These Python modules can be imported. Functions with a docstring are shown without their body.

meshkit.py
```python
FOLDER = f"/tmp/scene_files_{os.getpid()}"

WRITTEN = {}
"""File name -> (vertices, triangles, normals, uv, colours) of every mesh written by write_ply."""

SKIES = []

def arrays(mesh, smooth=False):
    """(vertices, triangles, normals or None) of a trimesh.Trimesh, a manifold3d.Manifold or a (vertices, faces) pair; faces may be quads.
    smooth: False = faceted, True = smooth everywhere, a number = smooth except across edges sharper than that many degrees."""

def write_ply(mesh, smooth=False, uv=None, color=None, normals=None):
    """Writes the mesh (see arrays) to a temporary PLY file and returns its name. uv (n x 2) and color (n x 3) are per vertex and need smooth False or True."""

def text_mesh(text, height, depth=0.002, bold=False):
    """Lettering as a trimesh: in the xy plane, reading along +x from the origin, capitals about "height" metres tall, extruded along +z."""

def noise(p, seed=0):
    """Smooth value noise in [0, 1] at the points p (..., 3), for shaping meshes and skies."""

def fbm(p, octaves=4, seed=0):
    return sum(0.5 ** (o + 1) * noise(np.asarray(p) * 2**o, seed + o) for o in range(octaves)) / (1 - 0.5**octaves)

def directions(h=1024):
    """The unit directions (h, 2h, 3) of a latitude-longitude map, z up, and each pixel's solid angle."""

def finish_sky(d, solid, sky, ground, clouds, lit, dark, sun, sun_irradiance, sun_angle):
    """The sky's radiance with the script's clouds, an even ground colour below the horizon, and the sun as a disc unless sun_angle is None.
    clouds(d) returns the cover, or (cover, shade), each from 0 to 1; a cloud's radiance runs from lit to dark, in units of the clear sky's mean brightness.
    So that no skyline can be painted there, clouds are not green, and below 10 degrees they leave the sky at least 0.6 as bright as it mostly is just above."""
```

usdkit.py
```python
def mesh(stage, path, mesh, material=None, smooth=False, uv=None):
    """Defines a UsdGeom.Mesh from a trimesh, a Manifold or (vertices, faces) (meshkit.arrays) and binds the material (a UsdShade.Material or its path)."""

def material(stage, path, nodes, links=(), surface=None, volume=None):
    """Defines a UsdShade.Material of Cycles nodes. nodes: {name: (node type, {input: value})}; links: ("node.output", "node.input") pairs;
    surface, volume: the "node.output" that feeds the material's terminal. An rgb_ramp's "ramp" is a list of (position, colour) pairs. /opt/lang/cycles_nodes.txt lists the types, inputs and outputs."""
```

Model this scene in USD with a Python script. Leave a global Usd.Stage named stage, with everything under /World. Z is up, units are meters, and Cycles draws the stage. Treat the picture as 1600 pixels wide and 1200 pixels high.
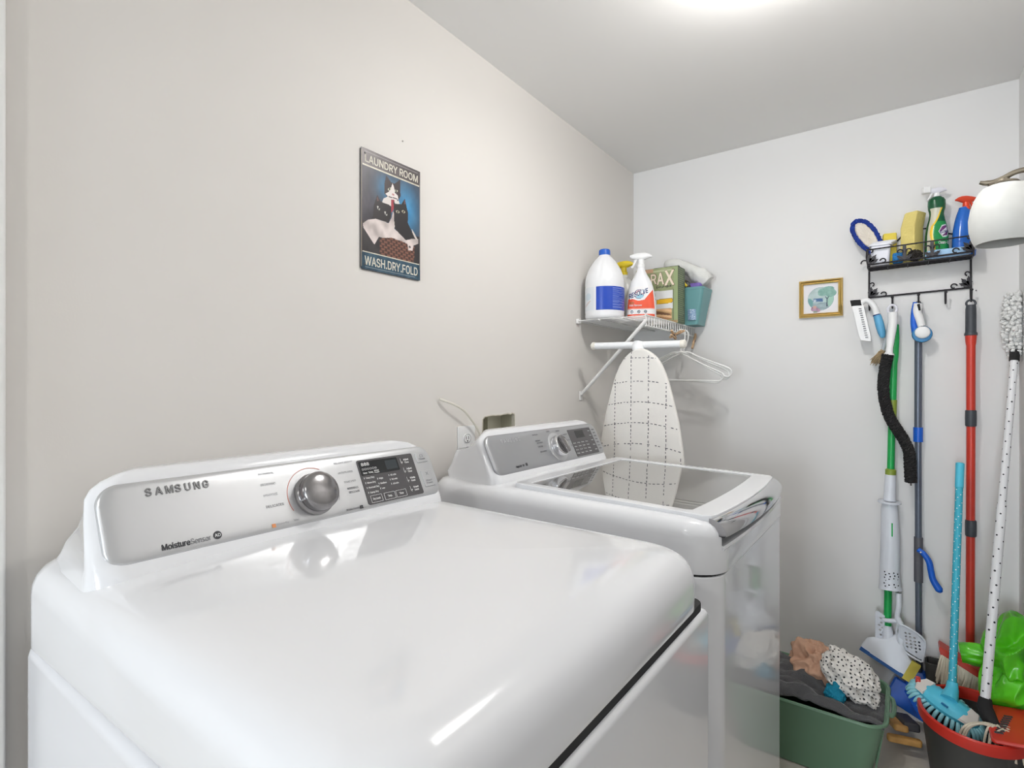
import math, random, numpy as np, trimesh, usdkit, meshkit
import manifold3d as mf
from shapely.geometry import Polygon, Point, LineString, box as sbox
from shapely.ops import unary_union
from shapely import contains_xy
from pxr import Usd, UsdGeom, UsdLux, UsdShade, Sdf, Gf, Vt

random.seed(3)
RNG = np.random.default_rng(7)
stage = Usd.Stage.CreateInMemory()
UsdGeom.SetStageUpAxis(stage, UsdGeom.Tokens.z)
UsdGeom.SetStageMetersPerUnit(stage, 1.0)
UsdGeom.Xform.Define(stage, '/World')

# ------------------------------------------------------------------ camera, sky, lights, exposure
CAM = (1.104, 0.0, 1.265)
YAW = 36.3
cam = UsdGeom.Camera.Define(stage, '/World/camera')
cam.AddTranslateOp().Set(Gf.Vec3d(*CAM))
cam.AddRotateXYZOp().Set(Gf.Vec3f(90, 0, YAW))
cam.CreateHorizontalApertureAttr(36.0)
cam.CreateVerticalApertureAttr(27.0)
cam.CreateFocalLengthAttr(36.0 * 839 / 1600)
cam.CreateClippingRangeAttr(Gf.Vec2f(0.02, 60))
cam.CreateExposureAttr(0.40)

def light(kind, path, pos, rot, color, power, **k):
    l = getattr(UsdLux, kind).Define(stage, path)
    l.AddTranslateOp().Set(Gf.Vec3d(*pos))
    l.AddRotateXYZOp().Set(Gf.Vec3f(*rot))
    l.CreateColorAttr(Gf.Vec3f(*color)); l.CreateIntensityAttr(power)
    for a, v in k.items():
        getattr(l, 'Create%sAttr' % a)(v)
    return l
# open sky outside the window behind the camera
dome = UsdLux.DomeLight.Define(stage, '/World/sky')
dome.CreateColorAttr(Gf.Vec3f(0.75, 0.87, 1.0)); dome.CreateIntensityAttr(1.0)
# daylight falling in through the glazed door of the front wall (y = -6), behind the camera
light('RectLight', '/World/window_daylight', (0.915, -6.04, 1.08), (90, 0, 0), (0.84, 0.92, 1.0), 15.0, Width=0.93, Height=1.95)
# the ceiling lamp, just above the picture: a round diffuser that sheds most of its light downwards, and its rim
light('DiskLight', '/World/ceiling_lamp_light', (0.85, 1.33, 2.200), (0, 0, 0), (1.0, 0.985, 0.962), 150.0, Radius=0.050)
light('SphereLight', '/World/ceiling_lamp_glow', (0.85, 1.33, 2.264), (0, 0, 0), (1.0, 0.985, 0.962), 158.0, Radius=0.036)
# a second, like lamp further back on the ceiling, behind the camera
light('DiskLight', '/World/back_lamp_light', (0.62, -0.95, 2.200), (0, 0, 0), (1.0, 0.985, 0.962), 300.0, Radius=0.050)

# ------------------------------------------------------------------ helpers
def lin(c):
    c = np.asarray(c, float) / 255.0
    return np.where(c <= 0.04045, c / 12.92, ((c + 0.055) / 1.055) ** 2.4)

MATS = {}
def pm(name, rgb, rough=0.5, metal=0.0, noise=None, bump=None, **k):
    """A principled material. rgb: sRGB 0-255. noise: (scale, amount) of tone variation; bump: (scale, strength, distance)."""
    nodes = {'p': ('principled_bsdf', {'base_color': tuple(lin(rgb)), 'roughness': rough, 'metallic': metal, **k})}
    links = []
    if noise or bump:
        nodes['tc'] = ('texture_coordinate', {})
    if noise:
        c = lin(rgb)
        nodes['n'] = ('noise_texture', {'scale': noise[0], 'detail': 4})
        nodes['r'] = ('rgb_ramp', {'ramp': [(0.3, tuple(c * (1 - noise[1]))), (0.7, tuple(np.minimum(c * (1 + noise[1]), 1)))]})
        links += [('tc.object', 'n.vector'), ('n.fac', 'r.fac'), ('r.color', 'p.base_color')]
    if bump:
        nodes['b'] = ('noise_texture', {'scale': bump[0], 'detail': 3})
        nodes['bm'] = ('bump', {'strength': bump[1], 'distance': bump[2]})
        links += [('tc.object', 'b.vector'), ('b.fac', 'bm.height'), ('bm.normal', 'p.normal')]
    MATS[name] = usdkit.material(stage, '/World/Looks/' + name, nodes, links, surface='p.BSDF')
    return MATS[name]

def vcol(name, rough=0.5, bump=None, **k):
    """A principled material that reads the colours printed on a mesh."""
    nodes = {'a': ('attribute', {'attribute': 'print_color'}), 'p': ('principled_bsdf', {'roughness': rough, **k})}
    links = [('a.color', 'p.base_color')]
    if bump:
        nodes['tc'] = ('texture_coordinate', {})
        nodes['b'] = ('noise_texture', {'scale': bump[0], 'detail': 3})
        nodes['bm'] = ('bump', {'strength': bump[1], 'distance': bump[2]})
        links += [('tc.object', 'b.vector'), ('b.fac', 'bm.height'), ('bm.normal', 'p.normal')]
    MATS[name] = usdkit.material(stage, '/World/Looks/' + name, nodes, links, surface='p.BSDF')
    return MATS[name]

USED = {}
def numbered(parent, name):
    n = USED.get((parent, name), 0)
    USED[(parent, name)] = n + 1
    return '%s/%s' % (parent, name if n == 0 else '%s_%03d' % (name, n))

def data(prim, label=None, cat=None, group=None, kind=None):
    for k, v in (('label', label), ('category', cat), ('group', group), ('kind', kind)):
        if v:
            prim.SetCustomDataByKey(k, v)

class Thing:
    """An Xform at a thing's base; its parts are given in world coordinates."""
    def __init__(s, name, label, cat, loc=(0, 0, 0), group=None, kind=None):
        s.path = numbered('/World', name)
        s.loc = np.asarray(loc, float)
        x = UsdGeom.Xform.Define(stage, s.path); x.AddTranslateOp().Set(Gf.Vec3d(*map(float, s.loc)))
        data(x.GetPrim(), label, cat, group, kind)
    def part(s, name, mesh, mat, smooth=35, label=None, under=None, kind=None, colors=None):
        return put(numbered(under or s.path, name), mesh, mat, smooth, s.loc, label, kind, colors)

def put(path, mesh, mat, smooth=35, loc=(0, 0, 0), label=None, kind=None, colors=None):
    if isinstance(mesh, (list,)):
        mesh = join(mesh)
    if hasattr(mesh, 'to_mesh'):
        m = mesh.to_mesh(); mesh = trimesh.Trimesh(m.vert_properties[:, :3], m.tri_verts, process=False)
    mesh = mesh.copy(); mesh.apply_translation(-np.asarray(loc, float))
    g = usdkit.mesh(stage, path, mesh, MATS[mat], smooth=(True if colors is not None and smooth else smooth))
    if colors is not None:
        UsdGeom.PrimvarsAPI(g).CreatePrimvar('print_color', Sdf.ValueTypeNames.Color3fArray, 'vertex').Set(Vt.Vec3fArray.FromNumpy(np.asarray(colors, np.float32)))
    data(g.GetPrim(), label=label, kind=kind)
    return path

def solo(name, mesh, mat, label, cat, smooth=35, group=None, colors=None):
    path = numbered('/World', name)
    put(path, mesh, mat, smooth, (0, 0, 0), label, None, colors)
    data(stage.GetPrimAtPath(path), None, cat, group)

def struct(name, mesh, mat, label=None, smooth=False):
    path = numbered('/World', name)
    put(path, mesh, mat, smooth, label=label)
    data(stage.GetPrimAtPath(path), kind='structure')

def join(ms):
    out = []
    for m in ms:
        if hasattr(m, 'to_mesh'):
            q = m.to_mesh(); m = trimesh.Trimesh(q.vert_properties[:, :3], q.tri_verts, process=False)
        out.append(m)
    return trimesh.util.concatenate(out)

def tm(v, f):
    return trimesh.Trimesh(np.asarray(v, float), np.asarray(f, int), process=False)

def loft(rings, cap0=True, cap1=True, closed=True):
    """Joins rings of equal point count; the caps are fans."""
    R = np.array(rings, float); k, n = R.shape[:2]
    v = R.reshape(-1, 3); f = []
    m = n if closed else n - 1
    for i in range(k - 1):
        a = i * n + np.arange(m); b = i * n + (np.arange(m) + 1) % n
        f += [np.stack([a, b, b + n], 1), np.stack([a, b + n, a + n], 1)]
    f = np.vstack(f)
    v = [v]; c = k * n
    for on, i, flip in ((cap0, 0, True), (cap1, k - 1, False)):
        if on:
            v.append(R[i].mean(0)[None]); a = i * n + np.arange(n); b = i * n + (np.arange(n) + 1) % n
            t = np.stack([b, a, np.full(n, c)], 1) if flip else np.stack([a, b, np.full(n, c)], 1)
            f = np.vstack([f, t]); c += 1
    m = tm(np.vstack(v), f)
    if cap0 and cap1 and m.volume < 0:
        m.invert()
    return m

def rrect(x0, x1, y0, y1, r, k=6):
    """Points of a rounded rectangle, 4 * (k + 1) of them, anticlockwise."""
    r = max(min(r, (x1 - x0) / 2 - 1e-5, (y1 - y0) / 2 - 1e-5), 1e-5)
    p = []
    for cx, cy, a in ((x1 - r, y1 - r, 0), (x0 + r, y1 - r, 90), (x0 + r, y0 + r, 180), (x1 - r, y0 + r, 270)):
        for t in np.linspace(a, a + 90, k + 1):
            p.append((cx + r * math.cos(math.radians(t)), cy + r * math.sin(math.radians(t))))
    return np.array(p)

def ring(x0, x1, y0, y1, z, r, k=6):
    p = rrect(x0, x1, y0, y1, r, k)
    return np.column_stack([p, np.full(len(p), z)])

def rbox(x0, x1, y0, y1, z0, z1, r=0.006, b=None, k=5, s=3):
    """A box with upright corner radius r and rounded top and bottom edges b."""
    b = min(r, (z1 - z0) / 2) * 0.98 if b is None else b
    R = []
    for t in np.linspace(0, 90, s + 1):
        i = b * (1 - math.sin(math.radians(t))); R.append(ring(x0 + i, x1 - i, y0 + i, y1 - i, z0 + b * (1 - math.cos(math.radians(t))), max(r - i, 1e-4), k))
    for t in np.linspace(90, 0, s + 1):
        i = b * (1 - math.sin(math.radians(t))); R.append(ring(x0 + i, x1 - i, y0 + i, y1 - i, z1 - b * (1 - math.cos(math.radians(t))), max(r - i, 1e-4), k))
    return loft(R)

def lathe(prof, n=40, cx=0, cy=0, sx=1.0, sy=1.0, cap=True):
    a = np.linspace(0, 2 * math.pi, n, endpoint=False)
    return loft([np.column_stack([cx + sx * r * np.cos(a), cy + sy * r * np.sin(a), np.full(n, z)]) for r, z in prof], cap, cap)

def tube(path, r, n=10, cap=True, flat=None):
    """A tube along a path; r one radius or one per point; flat: (second axis, ratio) squeezes it."""
    P = np.asarray(path, float); k = len(P)
    rr = np.broadcast_to(np.asarray(r, float), (k,))
    T = np.gradient(P, axis=0); T /= np.linalg.norm(T, axis=1, keepdims=True)
    ref = np.array([0, 0, 1.0]) if abs(T[0][2]) < 0.9 else np.array([1.0, 0, 0])
    N = np.cross(T[0], ref); N /= np.linalg.norm(N)
    rings = []; a = np.linspace(0, 2 * math.pi, n, endpoint=False)
    for i in range(k):
        N = N - T[i] * (N @ T[i]); N /= np.linalg.norm(N); B = np.cross(T[i], N)
        rings.append(P[i] + rr[i] * (np.outer(np.cos(a), N) + np.outer(np.sin(a), B)))
    return loft(rings, cap, cap)

def curve(pts, n=24):
    """A smooth path through the points (Catmull-Rom)."""
    P = np.asarray(pts, float); P = np.vstack([2 * P[0] - P[1], P, 2 * P[-1] - P[-2]])
    seg = len(P) - 3; out = []
    for s in np.linspace(0, seg, n):
        i = min(int(s), seg - 1); t = s - i; a, b, c, d = P[i:i + 4]
        out.append(0.5 * (2 * b + (c - a) * t + (2 * a - 5 * b + 4 * c - d) * t * t + (3 * b - a - 3 * c + d) * t ** 3))
    return np.array(out)

def prism(poly, h):
    ps = getattr(poly, 'geoms', [poly])
    return join([trimesh.creation.extrude_polygon(p, h, engine='earcut') for p in ps])

class Frame:
    """A flat frame: origin o, axes e1, e2, and n out of the face."""
    def __init__(s, o, e1, e2):
        s.o = np.asarray(o, float); s.e1 = np.asarray(e1, float) / np.linalg.norm(e1); s.e2 = np.asarray(e2, float) / np.linalg.norm(e2)
        s.n = np.cross(s.e1, s.e2)
    def at(s, a, b, h=0.0):
        return s.o + a * s.e1 + b * s.e2 + h * s.n
    def place(s, mesh, a=0, b=0, h=0, rot=0):
        m = mesh.copy(); v = np.array(m.vertices); c, q = math.cos(rot), math.sin(rot)
        x, y = v[:, 0] * c - v[:, 1] * q + a, v[:, 0] * q + v[:, 1] * c + b
        m.vertices = s.o + np.outer(x, s.e1) + np.outer(y, s.e2) + np.outer(v[:, 2] + h, s.n)
        return m
    def text(s, t, a, b, height, h=0.0, width=None, bold=False, center=False, rot=0, depth=0.0004):
        m = meshkit.text_mesh(t, height, depth, bold); v = np.array(m.vertices)
        if width:
            v[:, 0] *= width / (v[:, 0].max() - min(v[:, 0].min(), 0))
        if center:
            v[:, 0] -= (v[:, 0].max() + v[:, 0].min()) / 2
        m.vertices = v
        return s.place(m, a, b, h, rot)

def move(m, d=(0, 0, 0), rx=0, ry=0, rz=0, about=(0, 0, 0)):
    m = m.copy(); T = trimesh.transformations
    M = T.euler_matrix(math.radians(rx), math.radians(ry), math.radians(rz))
    m.apply_translation(-np.asarray(about, float)); m.apply_transform(M); m.apply_translation(np.asarray(about, float) + np.asarray(d, float))
    return m

def sheet(fn, nu, nv, wrap_u=False):
    """A grid surface: fn(U, V) -> (nv, nu, 3)."""
    u = np.linspace(0, 1, nu, endpoint=not wrap_u); v = np.linspace(0, 1, nv)
    U, V = np.meshgrid(u, v); P = fn(U, V).reshape(-1, 3); f = []
    mu = nu if wrap_u else nu - 1
    for j in range(nv - 1):
        a = j * nu + np.arange(mu); b = j * nu + (np.arange(mu) + 1) % nu
        f += [np.stack([a, b, b + nu], 1), np.stack([a, b + nu, a + nu], 1)]
    return tm(P, np.vstack(f)), U.ravel(), V.ravel()

def thick(mesh, d):
    """Gives an open sheet a thickness d against its normals."""
    n = np.array(mesh.vertex_normals); v = np.array(mesh.vertices); f = np.array(mesh.faces); N = len(v)
    e = mesh.edges_unique[np.bincount(mesh.edges_unique_inverse) == 1]
    dirs = {tuple(x) for x in mesh.edges}
    q = []
    for a, b in e:
        if (a, b) not in dirs:
            a, b = b, a
        q += [(b, a, a + N), (b, a + N, b + N)]
    return tm(np.vstack([v, v - n * d]), np.vstack([f, f[:, ::-1] + N, np.array(q)]))

def blob(cx, cy, cz, rx, ry, rz, sub=4, amp=0.0, freq=3.0, seed=0, ridge=False):
    s = trimesh.creation.icosphere(subdivisions=sub); v = np.array(s.vertices)
    d = meshkit.fbm(v * freq + 10, 3, seed)
    d = (1 - 2 * np.abs(d - 0.5) * 2) if ridge else (d - 0.5) * 2
    s.vertices = v * (1 + amp * d)[:, None] * [rx, ry, rz] + [cx, cy, cz]
    return s

# ------------------------------------------------------------------ materials
pm('paint_beige', (226, 222, 217), 0.75, bump=(260, 0.05, 0.002))
pm('paint_grey', (230, 229, 228), 0.75, bump=(260, 0.05, 0.002))
pm('paint_ceiling', (242, 241, 239), 0.85)
pm('trim_white', (238, 237, 235), 0.4)
pm('floor_vinyl', (214, 207, 196), 0.5, noise=(6, 0.15))
pm('recess_olive', (212, 209, 188), 0.7)
pm('drywall_edge', (206, 200, 186), 0.95, noise=(60, 0.15))
pm('enamel', (234, 235, 238), 0.12, coat_weight=0.5, coat_roughness=0.03)
pm('enamel_side', (230, 231, 235), 0.2, coat_weight=0.3)
pm('silver', (206, 207, 209), 0.3, metal=0.75)
pm('silver_dark', (184, 185, 188), 0.32, metal=0.75)
pm('chrome', (214, 214, 216), 0.07, metal=1.0)
pm('satin_chrome', (150, 148, 149), 0.16, metal=1.0)
pm('letter_steel', (136, 136, 137), 0.3, metal=0.6)
pm('ink_grey', (140, 140, 142), 0.6)
pm('ink_faint', (194, 195, 197), 0.6)
pm('ink_dark', (60, 60, 64), 0.6)
pm('ink_white', (226, 226, 226), 0.6)
pm('ink_orange', (226, 150, 96), 0.6)
pm('ink_red', (205, 120, 100), 0.6)
pm('display_grey', (84, 82, 84), 0.25)
pm('display_black', (38, 40, 42), 0.12)
pm('lcd_glass', (62, 68, 72), 0.1)
pm('gap_black', (24, 24, 26), 0.7)
pm('lid_glass', (92, 90, 84), 0.015, ior=1.75, coat_weight=1.0, coat_roughness=0.0, coat_ior=1.7)
pm('white_plastic', (238, 238, 238), 0.35)
pm('cream_plastic', (232, 228, 218), 0.4)
pm('cable_white', (222, 218, 206), 0.5)
pm('nail_steel', (90, 90, 90), 0.4, metal=0.8)

# ------------------------------------------------------------------ the room
DY, RX, H, FY = 2.534, 1.418, 2.32, -6.0      # back wall, right wall, ceiling, front wall
WE, LX = 0.06, -1.8                           # the left wall ends here; the room behind the camera is wider
def wallpoly(poly, axis, at_, t):
    """A wall slab: the polygon in (along, z), its face at at_, thickness t going away from the room."""
    m = prism(poly, abs(t)); v = np.array(m.vertices)
    m.vertices = np.column_stack([at_ - v[:, 2], v[:, 0], v[:, 1]]) if axis == 'x' else np.column_stack([v[:, 0], at_ + v[:, 2], v[:, 1]])
    if m.volume < 0:
        m.invert()
    return m
hole = Polygon([(1.338, 1.0), (1.520, 1.0), (1.5205, 1.156), (1.517, 1.163), (1.502, 1.1665), (1.495, 1.163), (1.478, 1.1655), (1.43, 1.162), (1.39, 1.1635), (1.352, 1.160), (1.340, 1.150)])
W = Thing('wall_left', None, None, (0, 0, 0), kind='structure')
W.part('wall_panel', wallpoly(sbox(WE, 0, DY, H).difference(hole), 'x', 0, 0.014), 'paint_beige', False)
W.part('backing', rbox(-0.12, -0.062, WE, DY, 0, H, 0.001), 'recess_olive', False)
for ya, yb in ((1.318, 1.336), (1.522, 1.54)):
    W.part('recess_side', rbox(-0.0618, -0.0142, ya, yb, 0.98, 1.19, 0.001), 'recess_olive', False)
W.part('recess_stud', rbox(-0.0622, -0.045, 1.425, 1.455, 0.98, 1.19, 0.001), 'recess_olive', False)
W.part('recess_top', rbox(-0.0618, -0.0142, 1.318, 1.54, 1.17, 1.19, 0.001), 'recess_olive', False)
W.part('wall_end', rbox(-0.12, 0, WE - 0.015, WE, 0, H, 0.001), 'paint_beige', False)
ed = hole.difference(hole.buffer(-0.0035)).intersection(sbox(1.3, 1.02, 1.6, 1.2))
W.part('torn_edge', wallpoly(ed, 'x', 0.0008, 0.012), 'drywall_edge', False)
struct('wall_back', rbox(-0.12, RX + 0.12, DY, DY + 0.1, 0, H, 0.001), 'paint_grey')
struct('wall_right', rbox(RX, RX + 0.1, FY - 0.1, DY, 0, H, 0.001), 'paint_grey')
struct('wall_side', rbox(LX, -0.12, WE - 0.015, WE + 0.1, 0, H, 0.001), 'paint_grey')
struct('wall_far', rbox(LX - 0.1, LX, FY - 0.1, WE + 0.1, 0, H, 0.001), 'paint_grey')
struct('ceiling', rbox(LX - 0.1, RX + 0.12, FY - 0.1, DY + 0.1, H, H + 0.08, 0.001), 'paint_ceiling')
struct('floor', rbox(LX - 0.1, RX + 0.12, FY - 0.1, DY + 0.1, -0.08, 0, 0.001), 'floor_vinyl')
WX0, WX1, WZ0, WZ1 = 0.45, 1.38, 0.10, 2.05
wf = sbox(LX, 0, RX, H).difference(sbox(WX0, WZ0, WX1, WZ1))
m = prism(wf, 0.1); v = np.array(m.vertices); m.vertices = np.column_stack([v[:, 0], FY - v[:, 2], v[:, 1]]); m.fix_normals()
struct('wall_front', m, 'paint_grey')
Wn = Thing('window_1', None, None, (0.915, FY, WZ0), kind='structure')
for a in ((WX0 - 0.05, WX0 + 0.01, WZ0 - 0.05, WZ1 + 0.05), (WX1 - 0.01, WX1 + 0.035, WZ0 - 0.05, WZ1 + 0.05), (WX0, WX1, WZ1 - 0.01, WZ1 + 0.05), (WX0, WX1, WZ0 - 0.05, WZ0 + 0.01), (0.45, 1.38, 0.98, 1.04)):
    Wn.part('window_frame', rbox(a[0], a[1], FY, FY + 0.02, a[2], a[3], 0.003), 'trim_white')
struct('trim_1', rbox(0, 0.016, 0.09, 0.200, 0, H, 0.004), 'trim_white', smooth=35)
struct('baseboard_back', rbox(0, RX, DY - 0.014, DY, 0, 0.09, 0.003), 'trim_white')
struct('baseboard_right', rbox(RX - 0.014, RX, FY, DY - 0.014, 0, 0.09, 0.003), 'trim_white')
for name_, x_, y_, lab_ in (('ceiling_light', .85, 1.33, 'white round ceiling lamp right above the two laundry machines'), ('ceiling_light', .62, -.95, 'white round ceiling lamp further back, behind the camera')):
    L = Thing(name_, lab_, 'lamp', (x_, y_, H))
    L.part('ceiling_plate', lathe([(0.0, 2.304), (0.045, 2.304), (0.05, 2.308), (0.05, H), (0.0, H)], 48, x_, y_, cap=False), 'trim_white')
    L.part('stem', lathe([(0.012, 2.305), (0.014, 2.30), (0.014, 2.290), (0, 2.290)], 32, x_, y_), 'trim_white')
    L.part('diffuser_tray', lathe([(0.0, 2.2035), (0.052, 2.2035), (0.054, 2.206), (0.053, 2.210), (0.0, 2.211)], 48, x_, y_, cap=False), 'trim_white')

# ------------------------------------------------------------------ dryer and washer
ROLL_D = ((0, -.052, 1), (.0015, -.040, 1), (.006, -.027, 1), (.013, -.0175, 1), (.023, -.0105, 1), (.036, -.0060, 1), (.055, -.0025, 1), (.08, -.0008, 1), (.12, 0, 1), (.17, .0006, 1))
ROLL_W = ((0, -.040, 1), (.002, -.028, 1), (.007, -.017, 1), (.016, -.0085, 1), (.028, -.0045, 1), (.05, -.0018, 1), (.09, 0, 1), (.16, .001, 1))
def cover(x0, x1, y0, y1, zb0, zb1, zr, zf, bow=0.0, roll=ROLL_W):
    """The white top of a machine: rounded, crowned, falling from zr at the back to zf at the front; its lower edge runs from zb0 to zb1."""
    R = []
    for i, dz, w in ((0.004, None, 0), (0.0, None, .06), (0, None, .5), *roll, (0.24, 0.0015, 1)):
        p = rrect(x0 + i, x1 - i, y0 + i, y1 - i, 0.07 - i * 0.5, 9)
        zt = zr + (zf - zr) * np.clip((p[:, 0] - 0.3) / (x1 - 0.3), 0, 1)
        zb = zb0 + (zb1 - zb0) * (p[:, 0] - x0) / (x1 - x0)
        z = zt + dz if dz is not None else zb + (zt + roll[0][1] - zb) * w
        R.append(np.column_stack([p, z]))
    m = loft(R); v = np.array(m.vertices); s = (v[:, 1] - (y0 + y1) / 2) / ((y1 - y0) / 2)
    v[:, 0] += bow * (1 - s * s) * np.clip((v[:, 0] - 0.45) / 0.35, 0, 1); m.vertices = v
    return m

def console(y0, y1, c0, c1, xb, zb):
    """The console housing: flares at its foot to the machine's sides y0, y1; upright between c0 and c1; front foot at (xb, zb)."""
    R = []
    for z, xa, xo, ya, yo, r in ((-.095, .062, .03, c0 - .004, c1 + .004, .05), (-.055, .060, .024, c0 - .004, c1 + .004, .05), (-.028, .056, .018, c0 - .004, c1 + .004, .05), (-.012, .053, .012, c0 - .004, c1 + .004, .045), (0, .046, .004, c0 - .002, c1 + .002, .036), (.02, .052, -.010, c0, c1, .03), (.055, .06, -.0285, c0 + .002, c1 - .002, .032),
                              (.09, .075, -.046, c0 + .004, c1 - .004, .036), (.103, .085, -.053, c0 + .008, c1 - .009, .04), (.1105, .092, -.0585, c0 + .016, c1 - .022, .042), (.115, .105, -.066, c0 + .03, c1 - .045, .04), (.117, .12, -.08, c0 + .05, c1 - .075, .03)):
        p = rrect(xa, xb + xo, ya, yo, r, 8); back = np.clip((xb + xo - p[:, 0]) / (xb + xo - xa), 0, 1); yc = (c0 + c1) / 2
        out = (c0 - y0 - .008) * (1 - np.clip((z + .095) / .085, 0, 1)) - .045 * np.clip((z + .04) / .07, 0, 1)
        p[:, 1] += np.sign(p[:, 1] - yc) * np.clip((back - .10) * 1.9, 0, 1) * out
        s = (p[:, 1] - (c0 + c1) / 2) / ((c1 - c0) / 2)
        R.append(np.column_stack([p, zb + z + (0.004 if z > .05 else 0) * (1 - s * s) - .55 * np.clip((z - .06) / .05, 0, 1) * (xb + xo - p[:, 0])]))
    return loft(R)

def panel(fr, a0, a1, b0, b1, r, h, pillow, bow0, bow1):
    """The metal face of a console: a rounded slab with slightly arched long edges and a rolled rim."""
    ac, bc, hw, hb = (a0 + a1) / 2, (b0 + b1) / 2, (a1 - a0) / 2, (b1 - b0) / 2; R = []
    for i, z in ((0, -0.004), (0, 0.0), (.0006, .0018), (.002, .0036), (.0045, .0050), (.009, .0062), (.016, .0068), (.026, .0070), (.04, .0070)):
        p = rrect(a0 + i, a1 - i, b0 + i, b1 - i, max(r - i, .004), 10); s = (p[:, 0] - ac) / hw; f = (p[:, 1] - bc) / hb
        p[:, 1] += (1 - s * s) * np.where(f > 0, bow1 * f, -bow0 * f)
        R.append(np.array([fr.at(x, y, h + z * pillow) for x, y in p]))
    return loft(R)

def dial(fr, a, b, h, prof, n=48):
    m = lathe(prof, n, cap=False); return fr.place(m, a, b, h)

def arc_strip(fr, a, b, r, t0, t1, w, h):
    A = np.radians(np.linspace(t0, t1, 40)); o = [(r * math.cos(t), r * math.sin(t)) for t in A] + [((r - w) * math.cos(t), (r - w) * math.sin(t)) for t in A[::-1]]
    return fr.place(prism(Polygon(o), 0.0003), a, b, h)

def outline(a0, a1, b0, b1, r, w):
    p = Polygon(rrect(a0, a1, b0, b1, r)); return p.difference(p.buffer(-w))

# --- dryer (nearest)
fr = Frame((0.277, 0, 1.025), (0, 1, 0), (-0.4472, 0, 0.8944))
D = Thing('dryer', 'white front-loading dryer nearest the camera with silver console and round chrome knob', 'dryer', (0.43, 0.555, 0))
D.part('body', rbox(0.034, 0.80, 0.217, 0.893, 0.015, 0.878, 0.02), 'enamel_side')
D.part('front_panel', rbox(0.78, 0.846, 0.216, 0.894, 0.02, 0.901, 0.010), 'enamel')
D.part('seam', rbox(0.70, 0.838, 0.219, 0.891, 0.8985, 0.913, 0.02, .001), 'gap_black')
D.part('door', rbox(0.84, 0.872, 0.285, 0.825, 0.12, 0.58, 0.016), 'enamel')
D.part('door_handle', rbox(0.87, 0.882, 0.305, 0.33, 0.30, 0.45, 0.005), 'satin_chrome')
D.part('top_cover', cover(0.028, 0.838, 0.212, 0.898, 0.878, 0.912, 1.015, 1.004, 0.006, ROLL_D), 'enamel', 50)
D.part('console_housing', console(0.212, 0.898, 0.2315, 0.872, 0.277, 1.025), 'enamel', 50)
cp = D.part('control_panel', panel(fr, 0.246, 0.862, -0.003, 0.1125, 0.028, -0.0006, 1.0, 0.008, 0.005), 'silver', 40, 'brushed silver control panel')
S = 0.0066
D.part('brand_lettering', [fr.text(ch, 0.3025 + k * .01275 + (.004 if k > 2 else 0) * 0, 0.0885, 0.0112, S, width=(.0085, .0098, .0112, .0085, .0092, .0094, .0092)[k], bold=True, depth=0.0012) for k, ch in enumerate('SAMSUNG')], 'letter_steel', False, 'raised silver lettering SAMSUNG', under=cp)
D.part('lettering', [fr.text('Moisture', 0.310, 0.0085, 0.0080, S, width=0.037, bold=True)], 'ink_dark', False, under=cp)
D.part('lettering', [fr.text('Sensor', 0.3475, 0.0085, 0.0080, S, width=0.028)], 'ink_grey', False, under=cp)
D.part('sensor_badge', [fr.place(prism(Point(0, 0).buffer(0.006), 0.0004), 0.385, 0.0135, S)], 'ink_dark', False, under=cp)
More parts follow.
